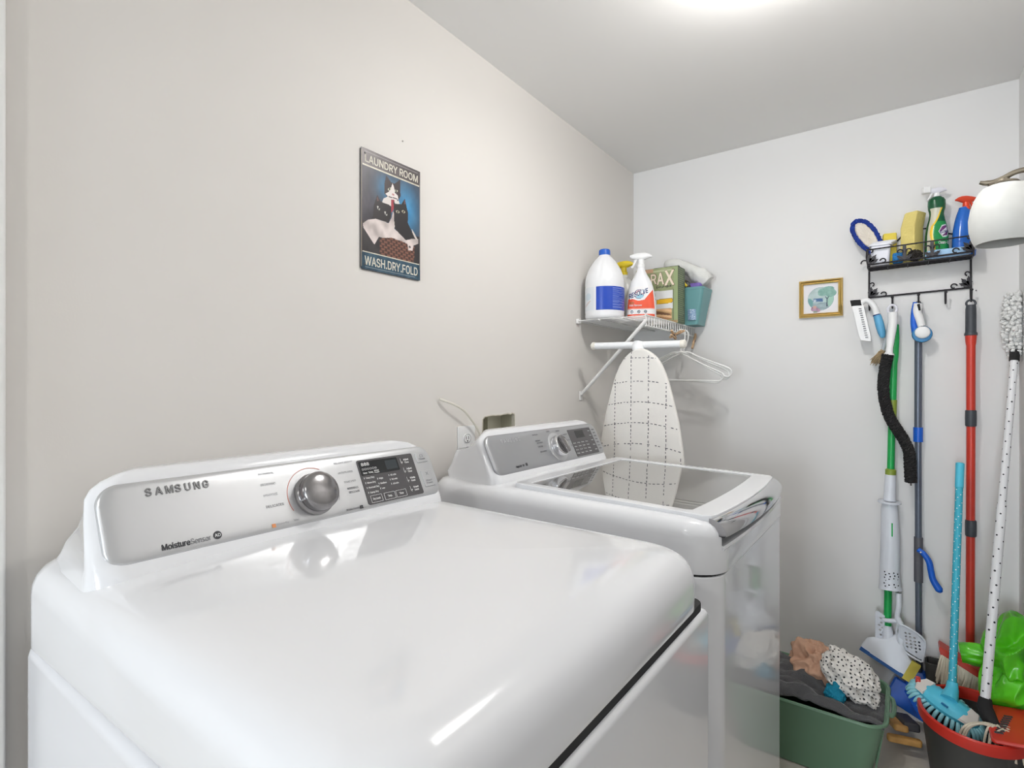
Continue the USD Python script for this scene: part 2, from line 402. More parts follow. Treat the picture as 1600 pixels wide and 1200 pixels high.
D.part('badge_lettering', fr.text('AD', 0.385, 0.0112, 0.0046, S + .0004, center=True, bold=True), 'ink_white', False, under=cp)
t = []
for s, a, b, w in (('NORMAL', .467, .096, .028), ('BEDDING', .467, .077, .026), ('SANITIZE', .467, .0585, .025), ('HEAVY DUTY', .613, .0962, .042), ('QUICK DRY', .616, .0765, .034), ('TIME DRY', .623, .0575, .028)):
    t.append(fr.text(s, a, b, 0.0038, S, width=w))
for q in t:
    D.part('cycle_lettering', q, 'ink_faint', False, under=cp)
for q in (fr.text('DELICATES', .467, .039, .0042, S, width=.031), join([fr.text('WRINKLE', .626, .044, .0042, S, width=.026), fr.text('RELEASE', .6275, .0365, .0042, S, width=.025)]), fr.text('Wrinkle Prevent', .612, .0055, .0036, S, width=.028)):
    D.part('cycle_lettering', q, 'ink_grey', False, under=cp)
for q in (fr.text('Sensor Dry', .478, .0085, .003, S, width=.022), fr.text('Time', .507, .0088, .003, S, width=.010), fr.text('Drum Light', .667, .0008, .003, S, width=.018), fr.text('My Cycle', .722, .0012, .003, S, width=.022)):
    D.part('cycle_lettering', q, 'ink_faint', False, under=cp)
D.part('orange_mark', fr.place(prism(sbox(-.003, -.003, .003, .003), .0004), .4725, .0085, S), 'ink_orange', False, 'small orange square mark', under=cp)
D.part('black_mark', fr.place(prism(sbox(-.003, -.003, .003, .003), .0004), .6455, .0072, S), 'ink_dark', False, under=cp)
D.part('dial_arc', [arc_strip(fr, .557, .047, .050, 62, 205, .0009, S)], 'ink_red', False, 'thin red arc round the knob', under=cp)
D.part('dial_arc', [arc_strip(fr, .557, .047, .050, -22, 24, .0009, S)], 'ink_grey', False, under=cp)
kb = D.part('knob', dial(fr, .557, .047, S - .001, [(0, 0), (.0375, 0), (.0375, .006), (.0345, .008), (.0335, .0095), (.0335, .0125), (.0345, .014), (.0345, .022), (.0335, .027), (.030, .0305), (.024, .0328), (.014, .0345), (0, .035)]), 'satin_chrome', 40, 'polished round chrome knob')
D.part('knob_pointer', fr.place(rbox(-.002, .002, .024, .0348, 0, .022, .001), .557, .047, S, math.radians(105)), 'chrome', under=kb)
dp = D.part('display_panel', fr.place(rbox(0, .1445, 0, .0905, 0, .0016, .004, .0006), .6625, .0068, S - .0006), 'display_grey', 35, 'dark grey display panel with white lettering')
q = S + .001
D.part('display_window', fr.place(rbox(0, .097, 0, .028, 0, .0008, .0015, .0003), .6655, .0655, q), 'display_black', under=dp)
D.part('lcd', fr.place(rbox(0, .030, 0, .019, 0, .0004, .001, .0002), .729, .070, q + .0006), 'lcd_glass', under=dp)
t = [fr.text('888', .6695, .0845, .0062, q + .0009, width=.020, bold=True), fr.text('Sensor', .6695, .0682, .0036, q + .0009, width=.010, bold=True), fr.text('Drying', .6825, .0682, .0036, q + .0009, width=.011, bold=True), fr.text('Wrinkle', .6965, .0705, .0028, q + .0009, width=.012, bold=True), fr.text('Prevent', .6965, .0668, .0028, q + .0009, width=.012, bold=True)]
for k in range(6):
    t.append(fr.place(prism(outline(0, .004, 0, .004, .001, .0005), .0004), .6695 + k * .0062, .0755, q + .0009))
for col, a, ls in ((0, .6685, ('Very Dry', 'More Dry', 'Normal Dry', 'Damp Dry')), (1, .699, ('High', 'Medium', 'Low')), (2, .729, ('40 min', '50 min', '60 min'))):
    for j, s in enumerate(ls):
        b = (.0580 if col == 0 else .0530 if col == 1 else .0560) - j * (.0098 if col == 0 else .0102 if col == 1 else .0092)
        t += [fr.text(s, a + .004, b, .0034, q, width=.0042 * len(s) * .62, bold=True), fr.place(prism(sbox(0, 0, .0014, .0036), .0004), a, b, q)]
for a, s in ((.6705, 'Dry Level'), (.7035, 'Temp.'), (.7335, 'Time')):
    t += [fr.place(prism(outline(0, .0275, 0, .0145, .001, .0007), .0004), a, .0095, q), fr.text(s, a + .0137, .0148, .0042, q, width=.018 if len(s) > 6 else .011, center=True, bold=True)]
for j, (s1, s2) in enumerate((('Adjust', 'Time'), ('Adjust', 'Time'), ('Wrinkle', 'Prevent'), ('Smart', 'Control'))):
    b = .0835 - j * .0205
    t += [fr.text(s1, .779 + .0012 * j, b, .0038, q, width=.0145, bold=True), fr.text(s2, .780 + .0012 * j, b - .0062, .0038, q, width=.012, bold=True), fr.place(prism(Point(0, 0).buffer(.0013), .0004), .7745 + .001 * j, b - .003, q), fr.place(prism(LineString([(0, 0), (0, -.009), (.002, -.0115)]).buffer(.0004), .0004), .7715 + .001 * j, b + .005, q)]
D.part('display_lettering', t, 'ink_white', False, under=dp)
for b0, b1, s in ((.0735, .0965, ('Steam',)), (.0185, .0555, ('Start', 'Pause'))):
    bt = D.part('push_button', fr.place(rbox(0, .030, b0, b1, 0, .0022, .002, .001), .8165, 0, S - .0006), 'silver', under=cp)
    tt = [fr.text(x, .8315, b0 + .006 + .0055 * (len(s) - 1 - k), .0036, S + .0016, width=.018, center=True, bold=True) for k, x in enumerate(s)]
    tt.append(fr.place(prism(unary_union([LineString([(-.003, -.003), (.003, .003)]), LineString([(-.003, .003), (.003, -.003)])]).buffer(.0005) if len(s) > 1 else outline(-.004, .004, -.003, .003, .0005, .0006), .0004), .8315, b1 - .0085, S + .0016))
    D.part('button_lettering', tt, 'ink_grey', False, under=cp)

# --- washer (behind the dryer)
fw = Frame((0.254, 0, 1.022), (0, 1, 0), (-0.4472, 0, 0.8944))
Wm = Thing('washer', 'white top-loading washing machine with dark glass lid and chrome lid handle', 'washing machine', (0.43, 1.403, 0))
Wm.part('body', rbox(0.034, 0.812, 1.061, 1.745, 0.015, 0.8845, 0.06, .002, 9), 'enamel', 35)
cv = cover(0.028, 0.812, 1.060, 1.746, 0.886, 0.887, 1.012, 0.997, 0.012)
cut = mf.Manifold.cube((0.3, 0.600, 0.3)).translate((0.765, 1.103, 0.936))
cvm = mf.Manifold(mf.Mesh(np.array(cv.vertices, np.float32), np.array(cv.faces, np.uint32)))
pocket = mf.Manifold.cube((0.392, 0.532, 0.3)).translate((0.344, 1.126, 0.975))
cov = (cvm - cut) - pocket if cvm.status() == mf.Error.NoError and cvm.num_tri() else cv
Wm.part('top_cover', cov, 'enamel', 40)
Wm.part('seam', rbox(0.036, 0.806, 1.064, 1.742, 0.882, 0.889, 0.06, .001, 9), 'gap_black')
Wm.part('console_housing', console(1.060, 1.746, 1.083, 1.722, 0.254, 1.022), 'enamel', 50)
cpw = Wm.part('control_panel', panel(fw, 1.094, 1.7085, -0.001, 0.1155, 0.028, -0.0006, 0.8, 0.006, 0.005), 'silver_dark', 40, 'grey metallic control panel')
t = [fw.text(s, a, b, .0042, .0055, width=w, bold=True) for s, a, b, w in (('NORMAL', 1.312, .098, .030), ('HEAVY DUTY', 1.316, .079, .026), ('BEDDING', 1.320, .072, .032), ('SANITIZE', 1.318, .060, .026), ('DELICATES', 1.320, .044, .034), ('QUICK', 1.392, .103, .018), ('WOOL', 1.445, .101, .024), ('RINSE', 1.478, .086, .026), ('SPIN', 1.487, .066, .02), ('ECO', 1.50, .047, .012))]
for q in t:
    Wm.part('cycle_lettering', q, 'ink_grey', False, under=cpw)
Wm.part('brand_lettering', [fw.text(ch, 1.155 + k * .0135, .089, .0105, .0054, width=(.0088, .010, .0115, .0088, .0095, .0098, .0095)[k], bold=True) for k, ch in enumerate('SAMSUNG')], 'ink_faint', False, under=cpw)
Wm.part('lettering', [fw.text('AquaJet', 1.180, .0145, .0062, .0055, width=.026, bold=True), fw.text('VRT', 1.210, .0145, .006, .0055, width=.010), fw.place(prism(sbox(-.004, -.004, .004, .004), .0004), 1.231, .0185, .0055)], 'ink_dark', False, under=cpw)
Wm.part('dial_ring', dial(fw, 1.420, .052, .004, [(0, 0), (.047, 0), (.047, .0025), (.044, .004), (.036, .0045), (0, .0045)]), 'silver', 40, under=cpw)
kw = Wm.part('knob', dial(fw, 1.420, .052, .008, [(0, 0), (.0325, 0), (.034, .003), (.034, .017), (.032, .020), (.029, .021), (.0275, .0195), (0, .0185)]), 'chrome', 40, 'chrome knob with raised grip bar')
Wm.part('knob_grip', fw.place(rbox(-.008, .008, -.029, .029, 0, .013, .006, .004), 1.420, .052, .026, math.radians(20)), 'satin_chrome', under=kw)
dw = Wm.part('display_panel', fw.place(rbox(0, .150, 0, .0925, 0, .0016, .003, .0006), 1.5125, .0085, .0046), 'display_grey', 35, 'dark grey display panel')
Wm.part('display_window', fw.place(rbox(0, .055, 0, .026, 0, .0006, .001, .0002), 1.553, .069, .006), 'display_black', under=dw)
t = []
for i in range(4):
    for j in range(4):
        t += [fw.text(('Hot', 'Warm', 'Cold', 'High', 'Med', 'Low', 'Heavy', 'Light')[(i * 3 + j) % 8], 1.521 + i * .027, .052 - j * .0115, .0036, .0062, width=.013, bold=True), fw.place(prism(sbox(0, 0, .002, .0036), .0004), 1.5175 + i * .027, .052 - j * .0115, .0062)]
for j in range(5):
    t.append(fw.text(('Delay', 'Eco', 'Soil', 'Rinse', 'Child')[j], 1.640, .087 - j * .017, .004, .0062, width=.015, bold=True))
Wm.part('display_lettering', t, 'ink_faint', False, under=dw)
Wm.part('button_lettering', [fw.text(s, 1.6725, .089 - j * .0115, .0046, .0055, width=.017, bold=True) for j, s in enumerate(('Power', 'Add', 'Start', 'Pause', 'Garment', 'Smart', 'Lock'))], 'ink_grey', False, under=cpw)
def bowed(m, k=0.018):
    v = np.array(m.vertices); s = (v[:, 1] - 1.403) / 0.31; v[:, 0] += k * (1 - s * s) * np.clip((v[:, 0] - .60) / .2, 0, 1); m.vertices = v; return m
def tilt(m):
    v = np.array(m.vertices); v[:, 2] -= (v[:, 0] - 0.34) * 0.0305; m.vertices = v; return m
gx0, gx1, gy0, gy1 = 0.338, 0.742, 1.120, 1.664
def lidring(x0, x1, y0, y1, z, r, n=14):
    """A rounded rectangle whose front edge is resampled so that it can bow."""
    p = [(x0, y1), (x0, y0)]; out = []
    P = Polygon(rrect(x0, x1, y0, y1, r, 6)).exterior
    for s in np.linspace(0, 1, 120, endpoint=False):
        q = P.interpolate(s, normalized=True); out.append((q.x, q.y, z))
    return np.array(out)
lo = []
for i, z in ((0, .990), (0, 1.0125), (.001, 1.0145), (.003, 1.0153)):
    lo.append(lidring(0.302 + i, 0.793 - i, 1.094 + i, 1.692 - i, z, .02 - i))
li = []
for i, z in ((.0, 1.0153), (-.0015, 1.0138), (-.0015, .990)):
    li.append(lidring(gx0 + i * -1, gx1 + i, gy0 - i, gy1 + i, z, .004))
ldR = lo + li
lid = Wm.part('lid', tilt(bowed(loft(ldR + [ldR[0]], False, False))), 'enamel', 35, 'white lid frame')
g = loft([lidring(gx0 + .001, gx1 - .001, gy0 + .001, gy1 - .001, z, .004) for z in (.992, 1.0125)])
Wm.part('glass', tilt(bowed(g)), 'lid_glass', False, 'dark reflecting glass window', under=lid)
# chrome handle along the lid's front
cs = np.array([(.786, 1.0195), (.795, 1.0190), (.803, 1.0155), (.813, 1.006), (.818, .996), (.8185, .986), (.815, .9835), (.80, .985), (.786, .990)])
R = []
for k, y in enumerate(np.linspace(1.098, 1.690, 31)):
    s = (y - 1.394) / .296; f = 1.0 if abs(s) < .96 else .92
    R.append(np.column_stack([cs[:, 0] + .018 * (1 - s * s), np.full(len(cs), y), (cs[:, 1] - 1.0) * f + 1.0 - (cs[:, 0] - .34) * .0305 - .0085]))
Wm.part('lid_handle', loft(R), 'chrome', 30, 'chrome lid handle strip', under=lid)
R = []
for y in np.linspace(1.105, 1.70, 25):
    s = (y - 1.403) / .3; b = .012 * (1 - s * s)
    R.append([(.79 + b, y, .934), (.812 + b, y, .934), (.8145 + b, y, .938), (.812 + b, y, .943), (.806 + b, y, .944), (.79 + b, y, .940)])
Wm.part('front_lip', loft(R), 'enamel', 30)
# ------------------------------------------------------------------ printed faces
class Print:
    """A flat print: coloured shapes laid over each other and sampled on a grid of mesh points."""
    def __init__(s, bg):
        s.ops = []; s.bg = bg
    def add(s, shape, col, alpha=1.0):
        s.ops.append((shape if hasattr(shape, 'geom_type') else Polygon(shape).buffer(0), col, alpha)); return s
    def sample(s, x, y):
        c = np.array(s.bg(x, y) if callable(s.bg) else np.tile(lin(s.bg), (len(x), 1)), float)
        for sh, col, a in s.ops:
            k = contains_xy(sh, x, y); q = lin(col(x[k], y[k])) if callable(col) else lin(col)
            c[k] = c[k] * (1 - a) + q * a
        return c
def nz(x, y, f, seed=0):
    return meshkit.fbm(np.column_stack([x * f, y * f, np.zeros_like(x)]), 4, seed)
def ell(cx, cy, rx, ry=None, rot=0):
    from shapely import affinity
    return affinity.rotate(affinity.scale(Point(cx, cy).buffer(1, 24), rx, ry or rx), rot)
vcol('print_metal', 0.35)
vcol('print_paper', 0.6)
vcol('print_card', 0.5)
vcol('print_gloss', 0.28)

# ------------------------------------------------------------------ things on the left wall
def sgn(px, py):
    """Measured points of the sign's drawing -> (0..1, 0..1)."""
    f = (px - 107) / 467.0
    t = ((1050 + f * 98) - py) / (945 - 97 * f)
    return (f + .108 * f * (1 - f), t)
def sp(*p):
    return [sgn(*q) for q in p]
def sky_(x, y):
    w = np.exp(-((x - .74) / .26) ** 2 - ((y - .60) / .26) ** 2)[:, None] + .55 * np.exp(-((x - .36) / .16) ** 2 - ((y - .74) / .13) ** 2)[:, None]
    n = nz(x, y, 9)[:, None]; dark = np.array([62, 58, 66.]); blue = np.array([66, 146, 196.])
    return lin(np.clip(dark + (blue - dark) * np.clip(w, 0, 1) + (n - .5) * 36, 0, 255))
pr = Print(sky_)
pr.add(sbox(0, 0, 1, .40), lambda x, y: np.clip(np.array([52, 48, 50.]) + (nz(x, y, 12, 3)[:, None] - .5) * 26, 0, 255))
wick = lambda x, y: np.where((((np.floor(y * 46) % 2) * .5 + x * 11) % 1 < .62)[:, None] & ((y * 46) % 1 < .72)[:, None], np.array([128, 86, 70.]), np.array([72, 48, 42.]))
pr.add(sp((235, 815), (330, 790), (400, 815), (460, 850), (520, 880), (520, 960), (505, 1006), (400, 985), (235, 935)), wick)
# white chest and the black and white cat behind
pr.add(sp((262, 500), (300, 480), (370, 490), (388, 540), (360, 570), (300, 580), (245, 540)), (226, 219, 214))
pr.add(sp((268, 460), (268, 380), (282, 318), (318, 372), (345, 384), (395, 350), (392, 420), (396, 480), (372, 520), (330, 490), (285, 482)), (58, 46, 48))
pr.add(sp((330, 380), (342, 410), (350, 455), (372, 475), (378, 505), (350, 522), (330, 490), (300, 488), (275, 462), (300, 448), (318, 415)), (232, 224, 220))
pr.add(ell(*sgn(306, 425), .030, .012, 20), (196, 196, 176)).add(ell(*sgn(306, 425), .010, .012), (30, 28, 30))
pr.add(ell(*sgn(358, 440), .030, .012, 10), (196, 196, 176)).add(ell(*sgn(358, 440), .010, .012), (30, 28, 30))
pr.add(ell(*sgn(335, 468), .022, .008), (196, 140, 140)).add(sp((300, 482), (335, 490), (370, 500), (368, 506), (334, 497), (300, 488)), (90, 70, 74))
pr.add(sp((318, 505), (345, 512), (345, 570), (330, 600), (312, 618), (318, 580)), (168, 58, 70))
# white cloth in the basket
cl = lambda x, y: np.clip(np.array([206, 194, 190.]) + (np.sin((x * .5 + y * 1.3) * 26 + nz(x, y, 3, 2) * 16)[:, None]) * 17 + (nz(x, y, 9, 11)[:, None] - .5) * 40, 0, 255)
pr.add(sp((118, 700), (150, 672), (205, 660), (300, 692), (322, 650), (334, 600), (352, 622), (362, 650), (345, 735), (380, 768), (440, 826), (500, 818), (556, 822), (556, 858), (512, 870), (500, 912), (462, 905), (455, 855), (400, 832), (320, 806), (250, 808), (228, 800), (196, 862), (160, 800), (122, 735)), cl)
pr.add(sp((495, 740), (520, 775), (552, 830), (530, 820), (500, 775)), (214, 206, 198)).add(ell(*sgn(476, 880), .022, .010), (90, 84, 84))
# two black cats
pr.add(sp((186, 640), (190, 560), (215, 475), (242, 525), (300, 548), (318, 560), (318, 640), (300, 690), (205, 660), (170, 665)), (42, 36, 38))
pr.add(ell(*sgn(224, 575), .026, .012, -25), (206, 204, 196)).add(ell(*sgn(278, 617), .026, .012, -25), (206, 204, 196))
pr.add(ell(*sgn(226, 577), .010, .010), (40, 40, 44)).add(ell(*sgn(280, 619), .010, .010), (40, 40, 44))
pr.add(sp((342, 660), (340, 560), (334, 510), (352, 540), (402, 545), (432, 500), (446, 560), (462, 620), (458, 690), (490, 750), (520, 806), (440, 826), (382, 768), (350, 735)), (40, 36, 38))
for q in ((372, 603), (420, 603)):
    pr.add(ell(*sgn(*q), .030, .012), (190, 184, 160)).add(ell(*sgn(*q), .011, .011), (34, 32, 34))
pr.add(sp((424, 520), (432, 506), (440, 545), (428, 545)), (110, 74, 74)).add(sp((212, 500), (218, 484), (228, 520), (214, 522)), (96, 68, 68))
grey = lambda x, y: np.clip(np.array([112, 102, 102.]) * (1 - x[:, None] * .28) + (nz(x, y, 14, 6)[:, None] - .5) * 30, 0, 255)
pr.add(sbox(0, .862, 1, 1), grey)
pr.add(sbox(0, 0, 1, .146), lambda x, y: np.clip(np.array([52, 82, 100.]) + (nz(x, y, 14, 8)[:, None] - .5) * 40 - (np.abs(x - .5)[:, None] > .44) * 18, 0, 255))
cream = lambda x, y: np.clip(np.array([214, 208, 190.]) + (nz(x, y, 30, 5)[:, None] - .5) * 50, 0, 255)
pr.add(sbox(.02, .857, .985, .872), cream).add(sbox(.02, .140, .985, .152), cream)
pr.add(sbox(0, .02, .012, .98), (178, 164, 140)).add(sbox(.988, .1, 1, .9), (140, 130, 122)).add(sbox(.06, .018, .9, .022), (150, 160, 164)).add(sbox(.06, .978, .95, .982), (160, 156, 156))
sy0, sy1, sz0, sz1 = .859, 1.061, 1.5545, 1.8595
SG = Thing('wall_sign', 'rectangular metal laundry room sign with three cats in a basket, on the left wall', 'sign', (0, .96, 1.707))
fs = Frame((0.0042, sy0, sz0), (0, 1, 0), (0, 0, 1))
SG.part('plate', fs.place(rbox(-.001, sy1 - sy0 + .001, -.001, sz1 - sz0 + .001, -.0032, .0, .008, .001)), 'display_grey')
w_, h_ = sy1 - sy0, sz1 - sz0
mask = Polygon(rrect(0, 1, 0, 1, .04)).buffer(0)
m, U, V = sheet(lambda u, v: np.stack([np.full_like(u, .0005 + .0042), sy0 + u * w_, sz0 + v * h_], -1), 160, 230)
SG.part('print', m, 'print_metal', False, 'printed picture of a black and white cat and two black cats in a laundry basket', colors=pr.sample(U, V))
SG.part('lettering', fs.text('LAUNDRY ROOM', .010, h_ * .892, .0185, .0008, width=.183, bold=True, depth=.0003), 'letter_cream' if 'letter_cream' in MATS or pm('letter_cream', (214, 210, 196), .5, noise=(150, .12)) else '', False)
SG.part('lettering', fs.text('WASH.DRY.FOLD', .010, h_ * .040, .0215, .0008, width=.182, bold=True, depth=.0003), 'letter_cream', False)
for a, b in ((.012, .012), (w_ - .012, .012), (.012, h_ - .012), (w_ - .012, h_ - .012)):
    SG.part('screw', fs.place(lathe([(0, 0), (.0028, 0), (.0022, .0014), (0, .0018)], 12, cap=False), a, b, .0006), 'nail_steel')
pm('nail_painted', (196, 190, 184), .6)
def pin(y, z, x=0, ax='x'):
    m = lathe([(0, 0), (.0022, 0), (.002, .003), (0, .0034)], 10, cap=False)
    return move(m, (0, y, z), ry=90) if ax == 'x' else move(m, (y, DY, z), rx=90)
solo('nail', pin(1.0, 1.925), 'nail_painted', 'tiny nail in the left wall above the laundry sign', 'nail')
solo('nail', pin(1.305, 1.6, ax='y'), 'nail_steel', 'tiny dark nail in the back wall, to the right of the black wire rack', 'nail')

O = Thing('wall_outlet', 'white duplex electrical outlet with cover plate on the left wall behind the washer', 'outlet', (0, 1.259, 1.077))
fo = Frame((0, 1.259, 1.077), (0, 1, 0), (0, 0, 1))
O.part('cover_plate', fo.place(rbox(-.039, .039, -.058, .058, 0, .006, .004, .002)), 'white_plastic')
for s in (-1, 1):
    O.part('receptacle', fo.place(rbox(-.017, .017, -.014, .014, .004, .0085, .012, .001), 0, s * .0195), 'white_plastic')
    O.part('slots', [fo.place(rbox(-.001, .001, -.005, .005, 0, .0006, .0005, .0001), a, s * .0195 + .002, .0082) for a in (-.006, .006)] + [fo.place(lathe([(.0024, 0), (.0024, .0006)], 12), 0, s * .0195 - .008, .0082), ], 'gap_black', False)
    O.part('slot_ring', fo.place(prism(ell(0, 0, .0165, .0135).difference(ell(0, 0, .0154, .0124)), .0004), 0, s * .0195, .0083), 'ink_dark', False)
O.part('screw', fo.place(lathe([(0, 0), (.003, 0), (.0025, .0012), (0, .0014)], 12, cap=False), 0, 0, .006), 'white_plastic')
solo('loose_cable', tube(curve([(.006, 1.137, 1.221), (.016, 1.158, 1.213), (.022, 1.186, 1.203), (.024, 1.225, 1.184), (.022, 1.262, 1.154), (.02, 1.290, 1.127), (.018, 1.308, 1.100), (.016, 1.316, 1.055), (.014, 1.318, 1.0)], 40), .0036, 8), 'cable_white', 'loose off-white cable curling out in front of the left wall over the outlet', 'cable')

# ------------------------------------------------------------------ wire shelf and what stands on it
pm('shelf_white', (232, 231, 229), 0.4)
SZ = 1.527
SH = Thing('wire_shelf', 'white wire shelf on the left wall in the corner, carrying cleaning products', 'shelf', (0, 2.23, 1.5))
def rod(a, b, r=.0022, n=8):
    return tube([a, b], r, n)
ys = np.arange(1.952, 2.53, .0265)
SH.part('deck_wires', [rod((.008, y, SZ), (.304, y, SZ), .0016, 6) for y in ys], 'shelf_white', kind='stuff')
SH.part('lip_wires', [rod((.304, y, SZ), (.305, y, SZ - .04), .0022, 6) for y in ys], 'shelf_white', kind='stuff')
for x, z in ((.010, SZ - .003), (.11, SZ - .003), (.21, SZ - .003), (.304, SZ + .0005), (.305, SZ - .040)):
    SH.part('long_rod', rod((x, 1.945, z), (x, 2.531, z), .0034), 'shelf_white')
SH.part('end_clip', rbox(0, .014, 1.948, 1.97, SZ - .012, SZ + .008, .003), 'shelf_white')
st = tube([(.006, 1.985, 1.222), (.03, 1.981, 1.243), (.297, 1.946, 1.497), (.305, 1.945, 1.508)], .0075, 10)
SH.part('bracket_strut', st, 'shelf_white')
SH.part('bracket_foot', rbox(0, .006, 1.976, 1.996, 1.196, 1.236, .004), 'shelf_white')
SH.part('screw', pin(1.986, 1.206), 'nail_steel')

# bleach jug
pm('jug_white', (234, 234, 236), 0.35, subsurface_weight=0.0)
pm('cap_blue', (30, 92, 190), 0.35)
jx, jy, jz = .096, 2.02, SZ + .002
J = Thing('bleach_jug', 'large white plastic jug with blue cap and blue label, leftmost on the wire shelf', 'jug', (jx, jy, jz))
prof = [(0, 0), (.066, 0), (.074, .003), (.079, .010), (.080, .02), (.0785, .024), (.080, .030), (.080, .130), (.0788, .136), (.080, .142), (.0795, .160), (.076, .180), (.069, .200), (.059, .220), (.046, .240), (.033, .255), (.026, .262), (.0225, .265), (.0225, .285), (0, .285)]
m = lathe([(r, z + jz) for r, z in prof], 72, jx, jy, cap=False); v = np.array(m.vertices)
ang = np.degrees(np.arctan2(v[:, 1] - jy, v[:, 0] - jx)); zz = v[:, 2] - jz
dip = np.exp(-((ang + 78) / 5) ** 2) * np.clip((zz - .165) / .01, 0, 1) * np.clip((.25 - zz) / .02, 0, 1)
v[:, :2] -= (v[:, :2] - [jx, jy]) * (dip * .05)[:, None]; m.vertices = v
J.part('bottle', m, 'jug_white', 40)
J.part('cap', lathe([(0, jz + .292), (.019, jz + .292), (.0225, jz + .289), (.0235, jz + .284), (.0235, jz + .268), (0, jz + .268)], 40, jx, jy, cap=False), 'cap_blue', 30, 'blue screw cap')
def wrap(cx, cy, r, a0, a1, z0, z1, nu=60, nv=40, dr=.0006, ratio=1.0):
    return sheet(lambda u, v: np.stack([cx + (r + dr) * np.cos(np.radians(a0 + (a1 - a0) * u)), cy + (r + dr) * np.sin(np.radians(a0 + (a1 - a0) * u)), z0 + (z1 - z0) * v], -1), nu, nv)
lb = Print((28, 70, 176))
for k in range(22):
    y0 = .06 + k * .041; x1 = .52 + (.40 * ((k * 7) % 5) / 5 if k % 6 else .05)
    lb.add(sbox(.40, y0, x1, y0 + .013), (150, 165, 214), .8)
    if k % 5 == 0:
        lb.add(sbox(.40, y0, .95, y0 + .02), (90, 110, 190), .6)
m, U, V = wrap(jx, jy, .0805, -88, 32, jz + .034, jz + .128, 90, 90)
J.part('label', m, 'print_gloss', True, 'blue back label with fine white print', colors=lb.sample(U, V))
l2 = Print((226, 230, 234)).add(ell(.5, .6, .3, .16), (206, 218, 226)).add(ell(.45, .3, .34, .05, 20), (214, 204, 200))
m, U, V = wrap(jx, jy, .0805, -142, -96, jz + .034, jz + .128, 40, 40)
J.part('label', m, 'print_gloss', True, colors=l2.sample(U, V))

# spray bottles
pm('bottle_white', (236, 236, 238), 0.25)
pm('bottle_haze', (214, 214, 210), 0.3)
pm('trigger_yellow', (226, 200, 40), 0.35)
def spray_body(rz, c, prof, mat, T, part='bottle', k=8):
    R = []
    for z, hw, hd in prof:
        R.append(ring(-hw, hw, -hd, hd, z, min(hw, hd) * .98, k))
    return move(loft(R), c, rz=rz)
def trigger_head(c, rz, z0, s=1.0, flip=1):
    """Trigger sprayer: collar, neck, hood with a nozzle at -x, and a curved lever."""
    col = lathe([(0, 0), (.0155, 0), (.016, .002), (.016, .013), (.013, .016), (.012, .034), (0, .034)], 32, cap=False)
    R = []
    for x, zl, zh, w in ((-.040, .042, .054, .006), (-.037, .038, .057, .009), (-.02, .034, .0615, .0115), (.0, .030, .064, .0125), (.018, .034, .063, .0125), (.032, .040, .058, .010), (.043, .042, .050, .005)):
        R.append([(x, w * math.cos(t), (zl + zh) / 2 + (zh - zl) / 2 * math.sin(t)) for t in np.linspace(0, 2 * math.pi, 20, endpoint=False)])
    hood = loft(R)
    noz = move(lathe([(0, 0), (.0065, 0), (.007, .006), (0, .007)], 20, cap=False), (-.038, 0, .048), ry=-90)
    lev = tube(curve([(-.014, 0, .042), (-.022, 0, .030), (-.029, 0, .014), (-.038, 0, .002)], 12), [.005] * 8 + [.0048, .0045, .004, .003], 10)
    out = []
    for m in (col, hood, noz, lev):
        m = m.copy(); v = np.array(m.vertices) * s; v[:, 0] *= flip; m.vertices = v
        if flip < 0: m.invert()
        out.append(move(m, (c[0], c[1], c[2] + z0), rz=rz))
    return out
sc = (.207, 2.135, SZ + .002)
SP = Thing('spray_bottle', 'white spray bottle with red and white label, in front of the green box', 'spray bottle', sc)
prof = [(0, .055, .028), (.003, .060, .032), (.01, .062, .034), (.05, .0615, .035), (.09, .058, .034), (.125, .053, .033), (.145, .048, .031), (.148, .0462, .030), (.152, .0462, .030), (.163, .042, .028), (.178, .034, .025), (.193, .025, .021), (.208, .018, .017), (.220, .0155, .0155), (.236, .0145, .0145)]
SP.part('bottle', spray_body(23, sc, prof, 'bottle_white', SP), 'bottle_white', 40)
hd = trigger_head(sc, 23, .222, 1.02)
SP.part('collar', hd[0], 'white_plastic'); SP.part('hood', hd[1], 'white_plastic'); SP.part('nozzle', hd[2], 'white_plastic'); SP.part('trigger', hd[3], 'white_plastic')
def bottle_face(prof, zs, u, k=.97):
    """Points on the front of a flat bottle: u in -1..1 across, z up."""
    P = np.array(prof); hw = np.interp(zs, P[:, 0], P[:, 1]); hd = np.interp(zs, P[:, 0], P[:, 2])
    x = u * hw * k; r = np.minimum(hw, hd) * .98; e = np.clip((np.abs(x) - (hw - r)) / r, 0, 1)
    y = -(hd - r) - r * np.sqrt(1 - e * e)
    return x, y - .0008
def face_sheet(prof, z0, z1, c, rz, nu=80, nv=90, lim=.93):
    def fn(U, V):
        z = z0 + (z1 - z0) * V; x, y = bottle_face(prof, z, (U * 2 - 1) * lim)
        return np.stack([x, y, z], -1)
    m, U, V = sheet(fn, nu, nv); return move(m, c, rz=rz), U, V
lb = Print((238, 236, 236))
lb.add([(0, .60), (.06, .64), (.24, .60), (.40, .55), (.62, .58), (.80, .74), (1, .90), (1, .30), (0, .30)], (236, 92, 62))
lb.add(sbox(0, 0, 1, .135), (236, 92, 62)).add(sbox(0, .305, 1, .315), (250, 200, 180))
lb.add(ell(.42, .76, .20, .15), (120, 134, 160)).add(ell(.42, .76, .175, .128), (240, 196, 190)).add(ell(.44, .70, .16, .07), (160, 206, 224))
lb.add([(.0, .66), (.1, .60), (.68, .84), (.68, .94), (.58, .90)], (244, 246, 248))
